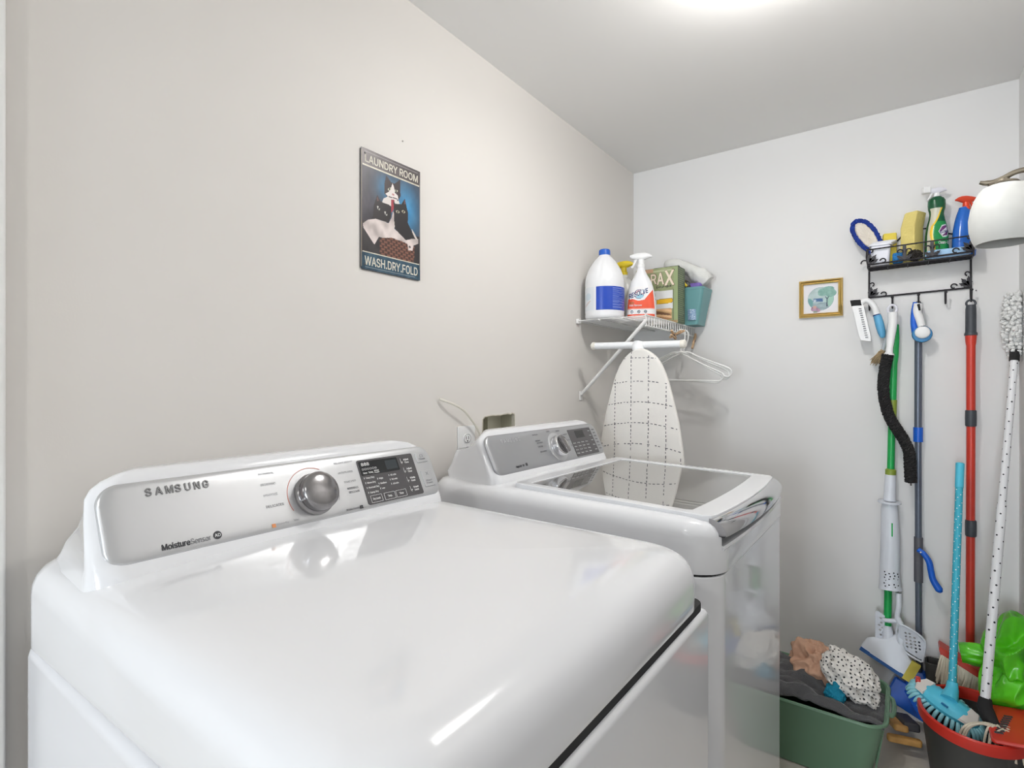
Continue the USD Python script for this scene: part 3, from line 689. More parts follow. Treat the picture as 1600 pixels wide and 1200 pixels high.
for x in (.17, .42, .66):
    lb.add(ell(x, .215, .055, .048), (70, 80, 92)).add(ell(x, .215, .036, .030), (200, 204, 208)).add(ell(x, .215, .018, .018), (90, 98, 110))
lb.add(sbox(.08, .46, .24, .52), (150, 110, 70), .7).add(sbox(.08, .06, .2, .075), (250, 210, 200)).add(sbox(.3, .06, .66, .09), (250, 220, 210)).add(sbox(.72, .05, .9, .08), (250, 210, 200))
m, U, V = face_sheet(prof, .006, .140, sc, 23)
lab = SP.part('label', m, 'print_gloss', True, 'red and white front label', colors=lb.sample(U, V))
def text_on_bottle(t, prof, c, rz, x0, z0, height, width, slope=0.0, depth=.0004, bold=True):
    m = meshkit.text_mesh(t, height, depth, bold); v = np.array(m.vertices); v[:, 0] *= width / max(v[:, 0].max(), 1e-9)
    z = z0 + v[:, 1] + slope * v[:, 0]; P = np.array(prof); hw = np.interp(z, P[:, 0], P[:, 1])
    x = x0 + v[:, 0]; _, y = bottle_face(prof, z, np.clip(x / (hw * .97), -1, 1))
    m.vertices = np.column_stack([x, y - .0011 - v[:, 2], z]); m.invert(); return move(m, c, rz=rz)
pm('ink_navy', (36, 58, 110), 0.4)
SP.part('brand_lettering', text_on_bottle('RESOLVE', prof, sc, 23, -.050, .090, .0190, .078, .30), 'ink_navy', False, under=lab)
SP.part('lettering', text_on_bottle('Stain Remover', prof, sc, 23, -.048, .058, .0075, .052), 'ink_white', False, under=lab)
s2 = (.105, 2.19, SZ + .002)
S2 = Thing('spray_bottle', 'hazy spray bottle with yellow trigger, half hidden behind the jug', 'spray bottle', s2)
S2.part('bottle', spray_body(10, s2, [(0, .042, .03), (.004, .047, .034), (.12, .048, .035), (.165, .044, .034), (.185, .034, .028), (.2, .022, .02), (.208, .016, .016), (.225, .0145, .0145)], 'bottle_haze', S2), 'bottle_haze', 40)
hd = trigger_head(s2, 10, .212, 1.0, 1)
S2.part('collar', hd[0], 'trigger_yellow'); S2.part('hood', hd[1], 'trigger_yellow'); S2.part('nozzle', hd[2], 'trigger_yellow'); S2.part('trigger', hd[3], 'trigger_yellow')

# box of laundry powder
bx0, bx1, by0, by1, bz0, bz1 = .125, .315, 2.275, 2.362, SZ + .002, 1.772
B = Thing('powder_box', 'green cardboard box of laundry powder with big pale letters and yellow arrow', 'box', ((bx0 + bx1) / 2, (by0 + by1) / 2, bz0))
pm('card_green', (140, 152, 112), 0.6)
B.part('carton', rbox(bx0, bx1, by0, by1, bz0, bz1, .0012), 'card_green')
gl = lambda x, y: np.clip(np.array([150, 158, 116.]) + (nz(x, y, 8, 4)[:, None] - .5) * 24, 0, 255)
fb = Print(lambda x, y: lin(gl(x, y)))
fb.add(sbox(0, .93, .42, 1), (200, 160, 132)).add(sbox(.42, .93, .86, .965), (196, 196, 160), .7).add(sbox(.90, 0, 1, 1), (150, 165, 120))
fb.add([(.06, .24), (.88, .26), (.88, .58), (.10, .60)], (226, 226, 226)).add(sbox(.1, .28, .44, .42), (196, 210, 228)).add(ell(.42, .52, .06, .05), (196, 196, 190)).add(ell(.40, .44, .09, .03), (150, 170, 190))
hands = lambda x, y: np.clip(np.array([206, 166, 120.]) + (np.sin(y * 60 + x * 9)[:, None]) * 22 + (nz(x, y, 9, 2)[:, None] - .5) * 40, 0, 255)
fb.add([(0, .06), (.86, .06), (.86, .26), (.4, .27), (0, .26)], hands).add([(.1, .2), (.5, .23), (.8, .17), (.86, .13), (.6, .16), (.3, .18)], (120, 84, 60)).add([(.2, .10), (.6, .12), (.86, .08), (.86, .06), (.2, .06)], (170, 124, 86))
fb.add([(.50, .345), (.86, .355), (.90, .40), (.86, .445), (.50, .435)], (150, 110, 30)).add([(.515, .352), (.855, .362), (.885, .40), (.855, .437), (.515, .427)], (240, 190, 40))
for k in range(9):
    fb.add(sbox(.50 + k * .04, .635 + (k % 3) * .006, .525 + k * .04, .675 - (k % 2) * .008), (70, 72, 56))
fb.add(sbox(.885, .03, .9, .6), (110, 116, 84)).add(sbox(0, 0, 1, .05), (170, 140, 100))
m, U, V = sheet(lambda u, v: np.stack([bx0 + u * (bx1 - bx0), np.full_like(u, by0 - .0006), bz0 + v * (bz1 - bz0)], -1), 90, 120)
B.part('front_print', m, 'print_card', False, 'printed front with hands and a yellow arrow', colors=fb.sample(U, V))
fx = Frame((bx0, by0 - .0008, bz0), (1, 0, 0), (0, 0, 1))
pm('letter_brown', (104, 74, 58), .5); pm('letter_ivory', (238, 222, 204), .5)
for c, a, w, b0, hh in (('B', .128, .030, 1.700, .036), ('O', .158, .030, 1.702, .037), ('R', .190, .031, 1.705, .042), ('A', .221, .034, 1.7005, .049), ('X', .255, .045, 1.694, .062)):
    B.part('letter', fx.text(c, a - bx0 - .0014, b0 - bz0 - .0018, hh + .0036, .0002, width=w + .003, bold=True, depth=.0003), 'letter_brown', False)
    B.part('letter', fx.text(c, a - bx0, b0 - bz0, hh, .0006, width=w - .001, bold=True, depth=.0003), 'letter_ivory', False)
sd = Print((86, 100, 74))
for k in range(26):
    sd.add(sbox(.08, .03 + k * .037, .9 - .25 * ((k * 5) % 4) / 4, .045 + k * .037), (140, 152, 112), .8)
m, U, V = sheet(lambda u, v: np.stack([np.full_like(u, bx1 + .0006), by0 + u * (by1 - by0), bz0 + v * (bz1 - bz0)], -1), 30, 110)
B.part('side_print', m, 'print_card', False, 'side panel with lines of small print', colors=sd.sample(U, V))

# teal bin
pm('teal_plastic', (104, 156, 158), 0.4)
N = Thing('storage_bin', 'teal plastic bin with sloping sides, at the corner end of the wire shelf', 'bin', (.29, 2.455, SZ))
def bin_shell(b, t, z0, z1, r, th, rim=.004):
    """An open tub: outside rings up, inside rings down. b and t are the x0, x1, y0, y1 of foot and mouth."""
    R = []
    for f, z in ((0.03, z0), (0, z0), (0, z0 + .004)):
        R.append(ring(b[0] + f * .1, b[1] - f * .1, b[2] + f * .1, b[3] - f * .1, z, r))
    R.append(ring(t[0], t[1], t[2], t[3], z1 - .012, r * 1.2)); R.append(ring(t[0] - rim, t[1] + rim, t[2] - rim, t[3] + rim, z1 - .010, r * 1.3)); R.append(ring(t[0] - rim, t[1] + rim, t[2] - rim, t[3] + rim, z1 - .001, r * 1.3)); R.append(ring(t[0] - rim + .002, t[1] + rim - .002, t[2] - rim + .002, t[3] + rim - .002, z1, r * 1.3))
    R.append(ring(t[0] + th, t[1] - th, t[2] + th, t[3] - th, z1 - .001, r)); R.append(ring(b[0] + th, b[1] - th, b[2] + th, b[3] - th, z0 + th, r * .8))
    return loft(R)
N.part('tub', bin_shell((.175, .360, 2.40, 2.512), (.165, .388, 2.388, 2.524), SZ + .002, 1.695, .012, .003, .002), 'teal_plastic', 35)
st = Print((150, 176, 204)); rr = np.random.default_rng(5)
for k in range(60):
    x, y = rr.random(2); st.add(ell(x, y, .05, .018, rr.random() * 180), ((232, 238, 244), (84, 120, 176))[k % 2])
m, U, V = sheet(lambda u, v: np.stack([.318 + u * .036, 2.3975 - .008 * np.sin(np.pi * u) - .006 * v, 1.548 + v * .048], -1), 40, 44)
N.part('patterned_label', thick(m, .002), 'print_paper', True, 'small blue and white patterned label', colors=np.vstack([st.sample(U, V)] * 2))
pm('cloth_white', (226, 226, 222), 0.8, bump=(40, .3, .01)); pm('purple_plastic', (120, 96, 176), .45); pm('black_plastic', (40, 40, 42), .45)
m = tube(curve([(.195, 2.47, 1.812), (.23, 2.462, 1.812), (.27, 2.455, 1.803), (.315, 2.452, 1.780), (.355, 2.455, 1.750), (.385, 2.46, 1.718)], 40), .032 + .004 * np.sin(np.linspace(0, 9, 40)), 28)
v = np.array(m.vertices); n = np.array(m.vertex_normals); m.vertices = v + n * ((meshkit.fbm(v * 38, 3, 2) - .5) * .018)[:, None]
solo('rolled_cloth', m, 'cloth_white', 'rolled white cloth lying over the teal bin on the shelf', 'cloth', True)
solo('purple_pouch', rbox(.30, .372, 2.40, 2.44, 1.62, 1.716, .016, .012), 'purple_plastic', 'small purple plastic item standing in the teal bin', 'pouch')
solo('black_case', move(rbox(.165, .29, 2.3635, 2.383, 1.53, 1.795, .008), rx=0), 'black_plastic', 'flat black case standing behind the green powder box', 'case')
GL = Thing('work_glove', 'black and yellow work glove poking out between green box and purple item', 'glove', (.31, 2.40, 1.60))
GL.part('cuff', blob(.305, 2.40, 1.70, .022, .010, .030, 3, .2, 3, 2), 'black_plastic')
GL.part('stripe', tube(curve([(.292, 2.388, 1.735), (.300, 2.387, 1.725), (.306, 2.387, 1.712), (.316, 2.388, 1.700)], 16), .0055, 8), 'trigger_yellow', label='yellow stripe')

# ------------------------------------------------------------------ ironing board
pm('cover_cotton', (228, 225, 220), 0.85, bump=(300, .15, .002)); pm('dash_ink', (120, 118, 122), .9); pm('enamel_tube', (236, 238, 240), .3)
Ib = Thing('ironing_board', 'ironing board in a white cover with dashed grid, standing on end beside the washer', 'ironing board', (.31, 1.88, 0))
ZT, ZB = 1.397, 0.035
def half(z):
    return np.interp(z, [.035, .12, .5, .9, 1.0, 1.05, 1.15, 1.265, 1.30, 1.33, 1.36, 1.38, 1.392, 1.397], [.10, .165, .168, .167, .165, .158, .141, .110, .098, .085, .066, .044, .022, .004])
def mid(z):
    return .31 + np.interp(z, [0, 1.05, 1.4], [.003, .003, .0])
def ybd(z):
    return 1.888 + (z - 1.4) * .035
zz = np.concatenate([np.linspace(ZB, .12, 8), np.linspace(.16, 1.25, 30), np.linspace(1.27, 1.397, 26)])
R = []
for z in zz:
    h = half(z); a = np.linspace(0, 2 * math.pi, 40, endpoint=False)
    R.append(np.column_stack([mid(z) + h * np.sign(np.cos(a)) * np.abs(np.cos(a)) ** .35, ybd(z) + .014 * np.sign(np.sin(a)) * np.abs(np.sin(a)) ** .6 * min(1, h / .03 + .3), np.full(40, z)]))
Ib.part('padded_cover', loft(R), 'cover_cotton', 60)
def bd(u, z, h=.0006):
    """A point on the front of the board: u metres from its middle."""
    hh = half(z); c = np.clip(np.abs(u) / hh, 0, .999) ** (1 / .35); sn = np.sqrt(np.clip(1 - c * c, 0, 1)) ** .6
    return np.column_stack([mid(z) + u, ybd(z) - .014 * sn * np.minimum(1, hh / .03 + .3) - h, z])
dash = []; rd = np.random.default_rng(11)
def strip(us, zs, w, along):
    o = np.column_stack([us, zs]); d = np.array([0, w]) if along == 'u' else np.array([w, 0])
    a, b = o - d, o + d; A, Bp = bd(a[:, 0], a[:, 1]), bd(b[:, 0], b[:, 1]); k = len(o)
    f = []
    for i in range(k - 1):
        f += [(i, i + 1, k + i + 1), (i, k + i + 1, k + i)] if along == 'u' else [(i, k + i + 1, i + 1), (i, k + i, k + i + 1)]
    return tm(np.vstack([A, Bp]), f)
cell = .0765
for j in range(16):                                   # rows, sagging towards the edges as they do on the padded nose
    z0 = 1.362 - j * cell - (.010 if j else 0)
    if z0 < .08: break
    h = half(z0); u = -h * .97
    while u < h * .97:
        l = rd.uniform(.006, .011); us = np.linspace(u, min(u + l, h * .97), 3); sag = .020 * (us / .15) ** 2 * (1 if z0 > .9 else .3)
        if rd.random() > .08: dash.append(strip(us, z0 - sag + rd.normal(0, .0004), rd.uniform(.0011, .0018), 'u'))
        u += l + rd.uniform(.0045, .008)
for u0 in (-.152, -.0985, -.0335, .034, .0995, .153):
    u0 = u0 + .002; z = 1.385
    while z > .1:
        l = rd.uniform(.006, .011)
        if abs(u0) < half(z) * .95 and rd.random() > .06: dash.append(strip(np.full(3, u0) + rd.normal(0, .0004), np.linspace(z - l, z, 3), rd.uniform(.0011, .0018), 'v'))
        z -= l + rd.uniform(.0045, .008)
Ib.part('dash_print', dash, 'dash_ink', False, kind='stuff')
Ib.part('foot_bar', tube([(.102, 1.912, 1.4155), (.462, 1.912, 1.4085)], .0135, 20), 'enamel_tube', label='white cross bar of the folded leg')
for x, s in ((.100, -1), (.464, 1)):
    Ib.part('end_cap', tube([(x - .012 * s, 1.912, 1.412 - .0035 * s), (x + .002 * s, 1.912, 1.412 - .0035 * s), (x + .006 * s, 1.912, 1.412 - .0035 * s)], [.0155, .0155, .011], 20), 'cream_plastic')
Ib.part('leg_joint', tube([(.292, 1.912, 1.418), (.292, 1.906, 1.405), (.300, 1.898, 1.37)], [.022, .024, .020], 16), 'enamel_tube')
Ib.part('leg', tube([(.30, 1.921, 1.40), (.31, 1.935, .75), (.32, 1.93, .1)], .0125, 12), 'enamel_tube')

# ------------------------------------------------------------------ hangers and pegs on the shelf
pm('hanger_white', (236, 236, 234), .35)
def hanger(name, label, x, y, z, rz, tilt_):
    """White plastic hanger; x, y, z is the shelf wire it hangs on."""
    H_ = Thing(name, label, 'hanger', (x, y, z), group='clothes hangers on the shelf lip')
    def P3(p):
        m = np.array([(a, 0, b) for a, b in p]); t = math.radians(tilt_); c, s = math.cos(t), math.sin(t)
        q = np.column_stack([m[:, 0] * c + m[:, 2] * s, m[:, 1], -m[:, 0] * s + m[:, 2] * c]); r = math.radians(rz)
        return np.column_stack([x + q[:, 0] * math.cos(r), y + q[:, 0] * math.sin(r), z + q[:, 2]])
    hook = curve(P3([(-.018, -.012), (-.012, .010), (.004, .016), (.018, .006), (.021, -.012), (.018, -.034), (.006, -.062), (.004, -.080)]), 30)
    H_.part('hook', tube(hook, .0034, 8), 'hanger_white')
    H_.part('neck_web', tube(P3([(-.020, -.088), (.004, -.082), (.028, -.088)]), [.003, .007, .003], 8), 'hanger_white')
    for s in (1, -1):
        o = .004
        a = curve(P3([(o, -.082), (o + s * .036, -.084), (o + s * .055, -.094), (o + s * .10, -.114), (o + s * .185, -.146), (o + s * .206, -.160), (o + s * .208, -.178), (o + s * .196, -.188), (o + s * .180, -.184), (o + s * .172, -.172)]), 50)
        H_.part('arm', tube(a, .0038, 8), 'hanger_white')
        H_.part('brace', tube(curve(P3([(o, -.086), (o + s * .09, -.134), (o + s * .17, -.172), (o + s * .178, -.186), (o + s * .17, -.202), (o + s * .155, -.206)]), 30), .0030, 8), 'hanger_white')
    H_.part('trouser_bar', tube(P3([(.004 - .158, -.206), (.162, -.206)]), .0037, 8), 'hanger_white')
hanger('clothes_hanger', 'white plastic clothes hanger hung from the shelf lip, the front one of two', .307, 2.325, 1.487, 5, 1)
hanger('clothes_hanger', 'white plastic clothes hanger hung from the shelf lip, the rear one, nearer the back wall', .307, 2.375, 1.487, -7, 4)
pm('peg_wood', (206, 172, 136), .7, noise=(60, .12))
def peg(label, c, rx, ry, rz):
    G = Thing('clothes_peg', label, 'clothespin', c, group='clothespins on the shelf lip')
    for s in (-1, 1):
        j = loft([ring(-.0045, .0045, s * .0045 - .0028 + o, s * .0045 + .0028 + o, z, .001, 2) for z, o in ((-.036, -s * .0015), (-.01, 0), (.012, s * .001), (.036, s * .005))])
        G.part('jaw', move(j, c, rx, ry, rz), 'peg_wood')
    G.part('spring', move(tube([(-.006, 0, .002), (.006, 0, .002)], .0042, 10), c, rx, ry, rz), 'nail_steel')
peg('wooden clothespin clipped lengthwise on the shelf lip, just left of the hangers', (.310, 2.235, 1.470), 75, 0, 5)
peg('wooden clothespin hanging crosswise on the shelf lip, over another clothespin', (.313, 2.262, 1.478), 20, 70, 0)
peg('wooden clothespin dangling at the corner end of the shelf lip', (.310, 2.505, 1.462), -25, 10, 10)
# ------------------------------------------------------------------ black wire rack on the back wall
pm('iron_black', (46, 44, 48), 0.45, metal=0.3)
BY, BF = DY - .006, DY - .1                 # the rack's back frame and its front rail
K = Thing('wall_rack', 'black wrought wire rack with basket, leaf ornaments and five hooks, on the back wall', 'rack', (1.14, DY - .05, 1.605))
def wire(name, pts, r=.0026, n=8, smooth_=False, label=None):
    K.part(name, tube(curve(pts, 30) if smooth_ else pts, r, n), 'iron_black', label=label)
x0, x1 = .986, 1.2905
wire('post', [(x0, BY, 1.602), (x0, BY, 1.722)], .0032); wire('post', [(x1, BY, 1.609), (x1, BY, 1.727)], .0032)
wire('post', [(x0, BY, 1.722), (x0, BY, 1.800)], .0026); wire('post', [(x1, BY, 1.727), (x1, BY, 1.805)], .0026)
wire('bottom_bar', [(x0 - .002, BY, 1.6035), (x1 + .002, BY, 1.611)], .0032)
wire('back_rail', [(x0, BY, 1.800), (1.05, BY, 1.803), (1.075, BY, 1.812), (1.10, BY, 1.838), (1.14, BY, 1.846), (1.19, BY, 1.840), (1.215, BY, 1.822), (1.24, BY, 1.812), (x1, BY, 1.805)], .0026, 8, True)
wire('front_rail', [(x0 + .002, BF, 1.772), (x1 - .002, BF, 1.778)], .0024)
wire('front_rail', [(x0, BF, 1.7155), (x1, BF, 1.7225)], .003)
wire('floor_rail', [(x0, BF, 1.7035), (x1, BF, 1.7105)], .003)
for sx, x, dz in ((0, x0, 0), (1, x1, .006)):
    wire('side_rail', [(x, BY, 1.706 + dz), (x, BF, 1.7045 + dz)], .0026)
    o = -.006 if sx == 0 else .006
    wire('side_rail', [(x, BY, 1.800 + dz), (x + o * .6, BY - .03, 1.795 + dz), (x + o, BY - .06, 1.782 + dz), (x, BF, 1.773 + dz)], .0024, 8, True)
    wire('corner_post', [(x, BF, 1.702 + dz), (x, BF, 1.774 + dz)], .0026)
    for t in (.3, .65):
        yy = BY + (BF - BY) * t
        wire('side_wire', [(x, yy, 1.706 + dz), (x + o, yy - .004, 1.745 + dz), (x + o * .7, yy, 1.79 + dz)], .0018, 6, True)
K.part('floor_wires', [tube([(x0, BY + (BF - BY) * t, 1.7045), (x1, BY + (BF - BY) * t, 1.7115)], .0014, 6) for t in np.linspace(.14, .86, 6)] + [tube([(x0 + (x1 - x0) * t, BY, 1.7045 + .007 * t), (x0 + (x1 - x0) * t, BF, 1.7045 + .007 * t)], .0016, 6) for t in (.2, .4, .6, .8)], 'iron_black', kind='stuff')
def leaf(x, y, z, l, w, rot, flip=1):
    """A small forged leaf with a raised rib, in the plane of the wall."""
    o = [(l * t, w * math.sin(math.pi * t ** .8) * (1 + .22 * math.sin(t * 20))) for t in np.linspace(0, 1, 18)]
    poly = Polygon(o + [(a, -b) for a, b in o[-2:0:-1]]).buffer(0)
    m = join([prism(poly, .0022), tube([(0, 0, .002), (l * .9, 0, .0026)], .0012, 6)]); v = np.array(m.vertices)
    r = math.radians(rot); X = (v[:, 0] * math.cos(r) - v[:, 1] * math.sin(r)) * flip; Z = v[:, 0] * math.sin(r) + v[:, 1] * math.cos(r)
    m.vertices = np.column_stack([x + X, y - v[:, 2] - .003, z + Z]); m.fix_normals(); return m
def scroll(x, y, z, r, a0, a1, flip=1, w=.0024):
    p = [(x + flip * (r * (1 - .45 * t)) * math.cos(math.radians(a0 + (a1 - a0) * t)), y - .003, z + (r * (1 - .45 * t)) * math.sin(math.radians(a0 + (a1 - a0) * t))) for t in np.linspace(0, 1, 24)]
    return tube(p, np.linspace(w, w * .8, 24), 8)
for (x, z, y, fl) in ((x0 + .003, 1.719, BF, 1), (x1 - .003, 1.726, BF, -1), (x0 + .003, 1.607, BY, 1), (x1 - .003, 1.615, BY, -1)):
    for l, w, rot in ((.040, .0075, 84), (.040, .0080, 52), (.034, .0070, 24)):
        K.part('leaf', leaf(x, y, z, l, w, rot, fl), 'iron_black')
    K.part('scroll', scroll(x + fl * .045, y, z + .005, .010, 170, -120, fl), 'iron_black')
    K.part('scroll', scroll(x + fl * .006, y, z + .048, .008, -80, 170, fl), 'iron_black')
for x in (1.098, 1.178):
    zb = 1.7155 + (x - x0) * .023
    K.part('fence_bar', rbox(x - .0055, x + .0055, BF - .002, BF + .0015, zb, zb + .058, .001), 'iron_black')
    for fl in (1, -1):
        K.part('scroll', scroll(x + fl * .014, BF, zb + .032, .010, 200, -40, fl), 'iron_black')
        K.part('leaf', leaf(x + fl * .003, BF, zb + .003, .026, .006, 38, fl), 'iron_black')
wire('side_hook', [(x0, BY - .03, 1.742), (x0 - .016, BY - .034, 1.745), (x0 - .024, BY - .036, 1.738), (x0 - .024, BY - .036, 1.732)], .0024, 8, True)
hooks = ((.988, 1.604), (1.061, 1.6055), (1.140, 1.6075), (1.2185, 1.6095), (1.2895, 1.611))
for x, z in hooks:
    hk = K.part('hook', tube(curve([(x, BY, z), (x, BY - .002, z - .030), (x, BY - .008, z - .045), (x, BY - .022, z - .052), (x, BY - .036, z - .044), (x, BY - .041, z - .026), (x, BY - .043, z - .016)], 30), .0027, 8), 'iron_black')
    K.part('hook_tip', trimesh.creation.icosphere(2, .0048).apply_translation((x, BY - .043, z - .013)), 'iron_black', under=hk)

# ------------------------------------------------------------------ what stands in the rack
FZ = 1.7135
pm('chenille_cream', (222, 214, 202), .95); pm('chenille_blue', (26, 54, 138), .95); pm('sponge_yellow', (238, 216, 92), .9, bump=(180, .6, .004)); pm('sponge_pale', (226, 208, 128), .95, bump=(160, .6, .004)); pm('frosted_plastic', (228, 228, 236), .35)
def fuzz(m, amp, f, seed=1):
    v = np.array(m.vertices); n = np.array(m.vertex_normals); d = np.random.default_rng(seed).random(len(v)) * .6 + meshkit.noise(v * f, seed) * .4
    m = m.copy(); m.vertices = v + n * ((d - .3) * amp)[:, None]; return m
Q = Thing('dust_brush', 'oval cream dusting pad with fuzzy blue border, leaning out of the rack at its left', 'brush', (1.0, 2.47, FZ))
def oval(t, rx, rz):
    c = np.array([.985, 2.468, 1.825]); ax = np.array([-.50, -.03, .865]); ay = np.array([.865, 0, .50]); nn = np.cross(ay, ax)
    return c, ax / np.linalg.norm(ax), ay, nn / np.linalg.norm(nn)
c, ax, ay, nn = oval(0, 0, 0)
def padpt(u, w, h):
    return c + np.outer(u, ax) + np.outer(w, ay) + np.outer(h, nn)
t = np.linspace(0, 2 * math.pi, 72, endpoint=False)
lw = .0285 * (1 + .22 * np.cos(t)); path = padpt(.078 * np.cos(t), lw * np.sin(t), 0 * t)
Q.part('pad', fuzz(loft([padpt(.07 * k * np.cos(t), lw * k * .85 * np.sin(t), np.full(72, h)) for k, h in ((.3, -.008), (.85, -.009), (1, -.002), (1, .004), (.85, .011), (.5, .013), (.2, .0135))]), .003, 300), 'chenille_cream', False)
Q.part('border', fuzz(tube(np.vstack([path, path[:2]]), .0075, 14), .008, 300), 'chenille_blue', False, 'fuzzy blue border')
Q.part('handle', tube([padpt(np.array([-.07]), np.array([0.]), np.array([0.]))[0], (1.012, 2.516, 1.735)], .006, 10), 'frosted_plastic')
U_ = Thing('plastic_cup', 'small frosted white square container with lid, at the left end of the rack', 'container', (1.02, 2.475, FZ))
U_.part('cup', loft([ring(.998, 1.052, 2.447, 2.503, FZ, .008), ring(.994, 1.056, 2.443, 2.507, FZ + .06, .009), ring(.994, 1.056, 2.443, 2.507, FZ + .072, .009)]), 'frosted_plastic')
U_.part('lid', loft([ring(.988, 1.062, 2.438, 2.512, FZ + .072, .012), ring(.988, 1.062, 2.438, 2.512, FZ + .078, .012), ring(1.0, 1.075, 2.443, 2.507, FZ + .086, .012), ring(1.01, 1.07, 2.45, 2.50, FZ + .090, .012)]), 'frosted_plastic')
solo('sponge', move(rbox(1.072, 1.108, 2.478, 2.516, FZ, 1.832, .004), rx=0, rz=0), 'sponge_yellow', 'small bright yellow sponge standing behind the frosted container in the rack', 'sponge') if False else solo('sponge', move(rbox(-.021, .021, -.014, .014, 0, .125, .004), (1.052, 2.5265 - .016, FZ + .001), rz=8), 'sponge_yellow', 'small bright yellow sponge standing behind the frosted container in the rack', 'sponge')
b = loft([ring(-.024, .024, -.03, .03, 0, .004, 3), ring(-.024, .024, -.03, .03, .003, .005, 3), ring(-.024, .024, -.03, .03, .13, .005, 3), ring(-.024 + .014, .024 + .010, -.03, .03, .180, .005, 3), ring(-.021 + .014, .021 + .010, -.027, .027, .183, .005, 3)])
solo('sponge', move(b, (1.120, 2.488, FZ + .001), rz=-28), 'sponge_pale', 'large pale yellow block sponge standing left of the green bottle in the rack', 'sponge')

pm('bottle_green', (20, 128, 66), .25); pm('bottle_grey', (196, 194, 178), .3); pm('bottle_dkgreen', (10, 84, 52), .25); pm('bottle_blue', (38, 104, 196), .2); pm('trigger_red', (222, 72, 40), .35); pm('bottle_bluelabel', (46, 78, 160), .35)
gc = (1.192, 2.482, FZ + .001); GRZ = 20
G = Thing('spray_bottle', 'green spray bottle with white trigger standing in the rack', 'spray bottle', gc)
gp = [(0, .030, .022), (.004, .035, .026), (.02, .036, .027), (.05, .0355, .027), (.09, .034, .026), (.12, .030, .025), (.145, .024, .022), (.165, .021, .020), (.175, .022, .021), (.185, .025, .022), (.20, .026, .023), (.215, .0255, .022), (.222, .021, .019), (.228, .014, .014)]
mg = spray_body(GRZ, gc, gp, 'bottle_green', G)
def gbg(u, z):
    k = u * 1.0
    col = np.tile(np.array([28, 140, 70.]), (len(u), 1))
    edge = -.35 + .30 * np.exp(-((z - .10) / .05) ** 2) * -1 + np.clip((z - .12) / .06, 0, 1) * .75
    y = (u > edge - .22) & (u <= edge); col[y] = (240, 196, 50)
    w = u <= edge - .22; col[w] = (206, 204, 186)
    g = (u > edge) & (z > .135); col[g] = (14, 92, 54)
    d = z > .185; col[d] = (12, 84, 50)
    return col
lbp = Print((28, 140, 70))
m, U, V = face_sheet(gp, .004, .222, gc, GRZ, 90, 120, .985)
col = gbg(U * 2 - 1, .004 + V * .218); lab2 = Print((0, 0, 0)); pts = np.column_stack([U, V])
for shp, cc in ((Polygon([(.42, .43), (.60, .53), (.86, .55), (.98, .46), (.86, .34), (.62, .33)]), (214, 220, 220)), (Polygon([(.46, .43), (.61, .51), (.85, .53), (.94, .46), (.84, .36), (.63, .35)]), (108, 52, 108)), (Polygon([(.52, .42), (.86, .50), (.90, .44), (.60, .36)]), (226, 224, 230)), (sbox(.30, .02, .95, .05), (16, 110, 54)), (sbox(.30, .08, .95, .10), (16, 110, 54))):
    k = contains_xy(shp, U, V); col[k] = cc
G.part('bottle', mg, 'bottle_dkgreen', 40)
gl_ = G.part('label', m, 'print_gloss', True, 'green label with yellow stripe and pale neck', colors=lin(col))
G.part('brand_lettering', text_on_bottle('CLOROX', gp, gc, GRZ, -.001, .090, .0085, .032, .12), 'ink_navy', False, under=gl_)
G.part('lettering', text_on_bottle('Clean-Up', gp, gc, GRZ, -.006, .052, .0105, .038), 'ink_white', False, under=gl_)
hd = trigger_head(gc, GRZ - 6, .219, .70, 1)
G.part('collar', hd[0], 'white_plastic'); G.part('hood', hd[1], 'frosted_plastic'); G.part('nozzle', move(rbox(-.012, .012, -.011, .011, -.012, .012, .004), (gc[0] - .030, gc[1] - .010, gc[2] + .256), rz=GRZ), 'white_plastic'); G.part('trigger', hd[3], 'white_plastic')
bc = (1.268, 2.484, FZ + .002)
Bb = Thing('spray_bottle', 'blue spray bottle with red trigger standing at the right end of the rack', 'spray bottle', bc)
bp = [(0, .030, .020), (.004, .034, .024), (.02, .035, .025), (.06, .034, .024), (.10, .031, .023), (.13, .026, .021), (.15, .021, .019), (.165, .016, .016), (.175, .0135, .0135)]
Bb.part('bottle', spray_body(28, bc, bp, 'bottle_blue', Bb), 'bottle_blue', 40)
lb = Print((52, 82, 160)).add(sbox(0, 0, 1, .55), (214, 216, 226)).add(sbox(.1, .3, .9, .36), (160, 170, 200)).add(sbox(0, .84, 1, .90), (90, 110, 180))
def lf(U, V):
    z = .02 + .105 * V; x, y = bottle_face(bp, z, .15 + .8 * U); return np.stack([x, y, z], -1)
m, U, V = sheet(lf, 40, 50); Bb.part('label', move(m, bc, rz=28), 'print_gloss', True, 'blue and white label', colors=lb.sample(U, V))
hd = trigger_head((bc[0] + .006, bc[1], bc[2]), 30, .166, .78, -1)
Bb.part('collar', hd[0], 'trigger_red'); Bb.part('hood', hd[1], 'trigger_red'); Bb.part('nozzle', hd[2], 'trigger_red'); Bb.part('trigger', hd[3], 'trigger_red')
pm('cloth_lightblue', (164, 200, 232), .9); pm('cloth_blue', (38, 116, 178), .9); pm('steel_wool', (50, 46, 42), .5, metal=.4, bump=(120, .9, .01))
def crumple(x0, x1, y0, y1, z0, z1, seed, amp=.4):
    m = blob((x0 + x1) / 2, (y0 + y1) / 2, (z0 + z1) / 2, (x1 - x0) / 2, (y1 - y0) / 2, (z1 - z0) / 2, 4, amp, 2.2, seed, True)
    v = np.array(m.vertices); v = np.clip(v, [x0, y0, z0], [x1, y1, z1]); m.vertices = v; return m
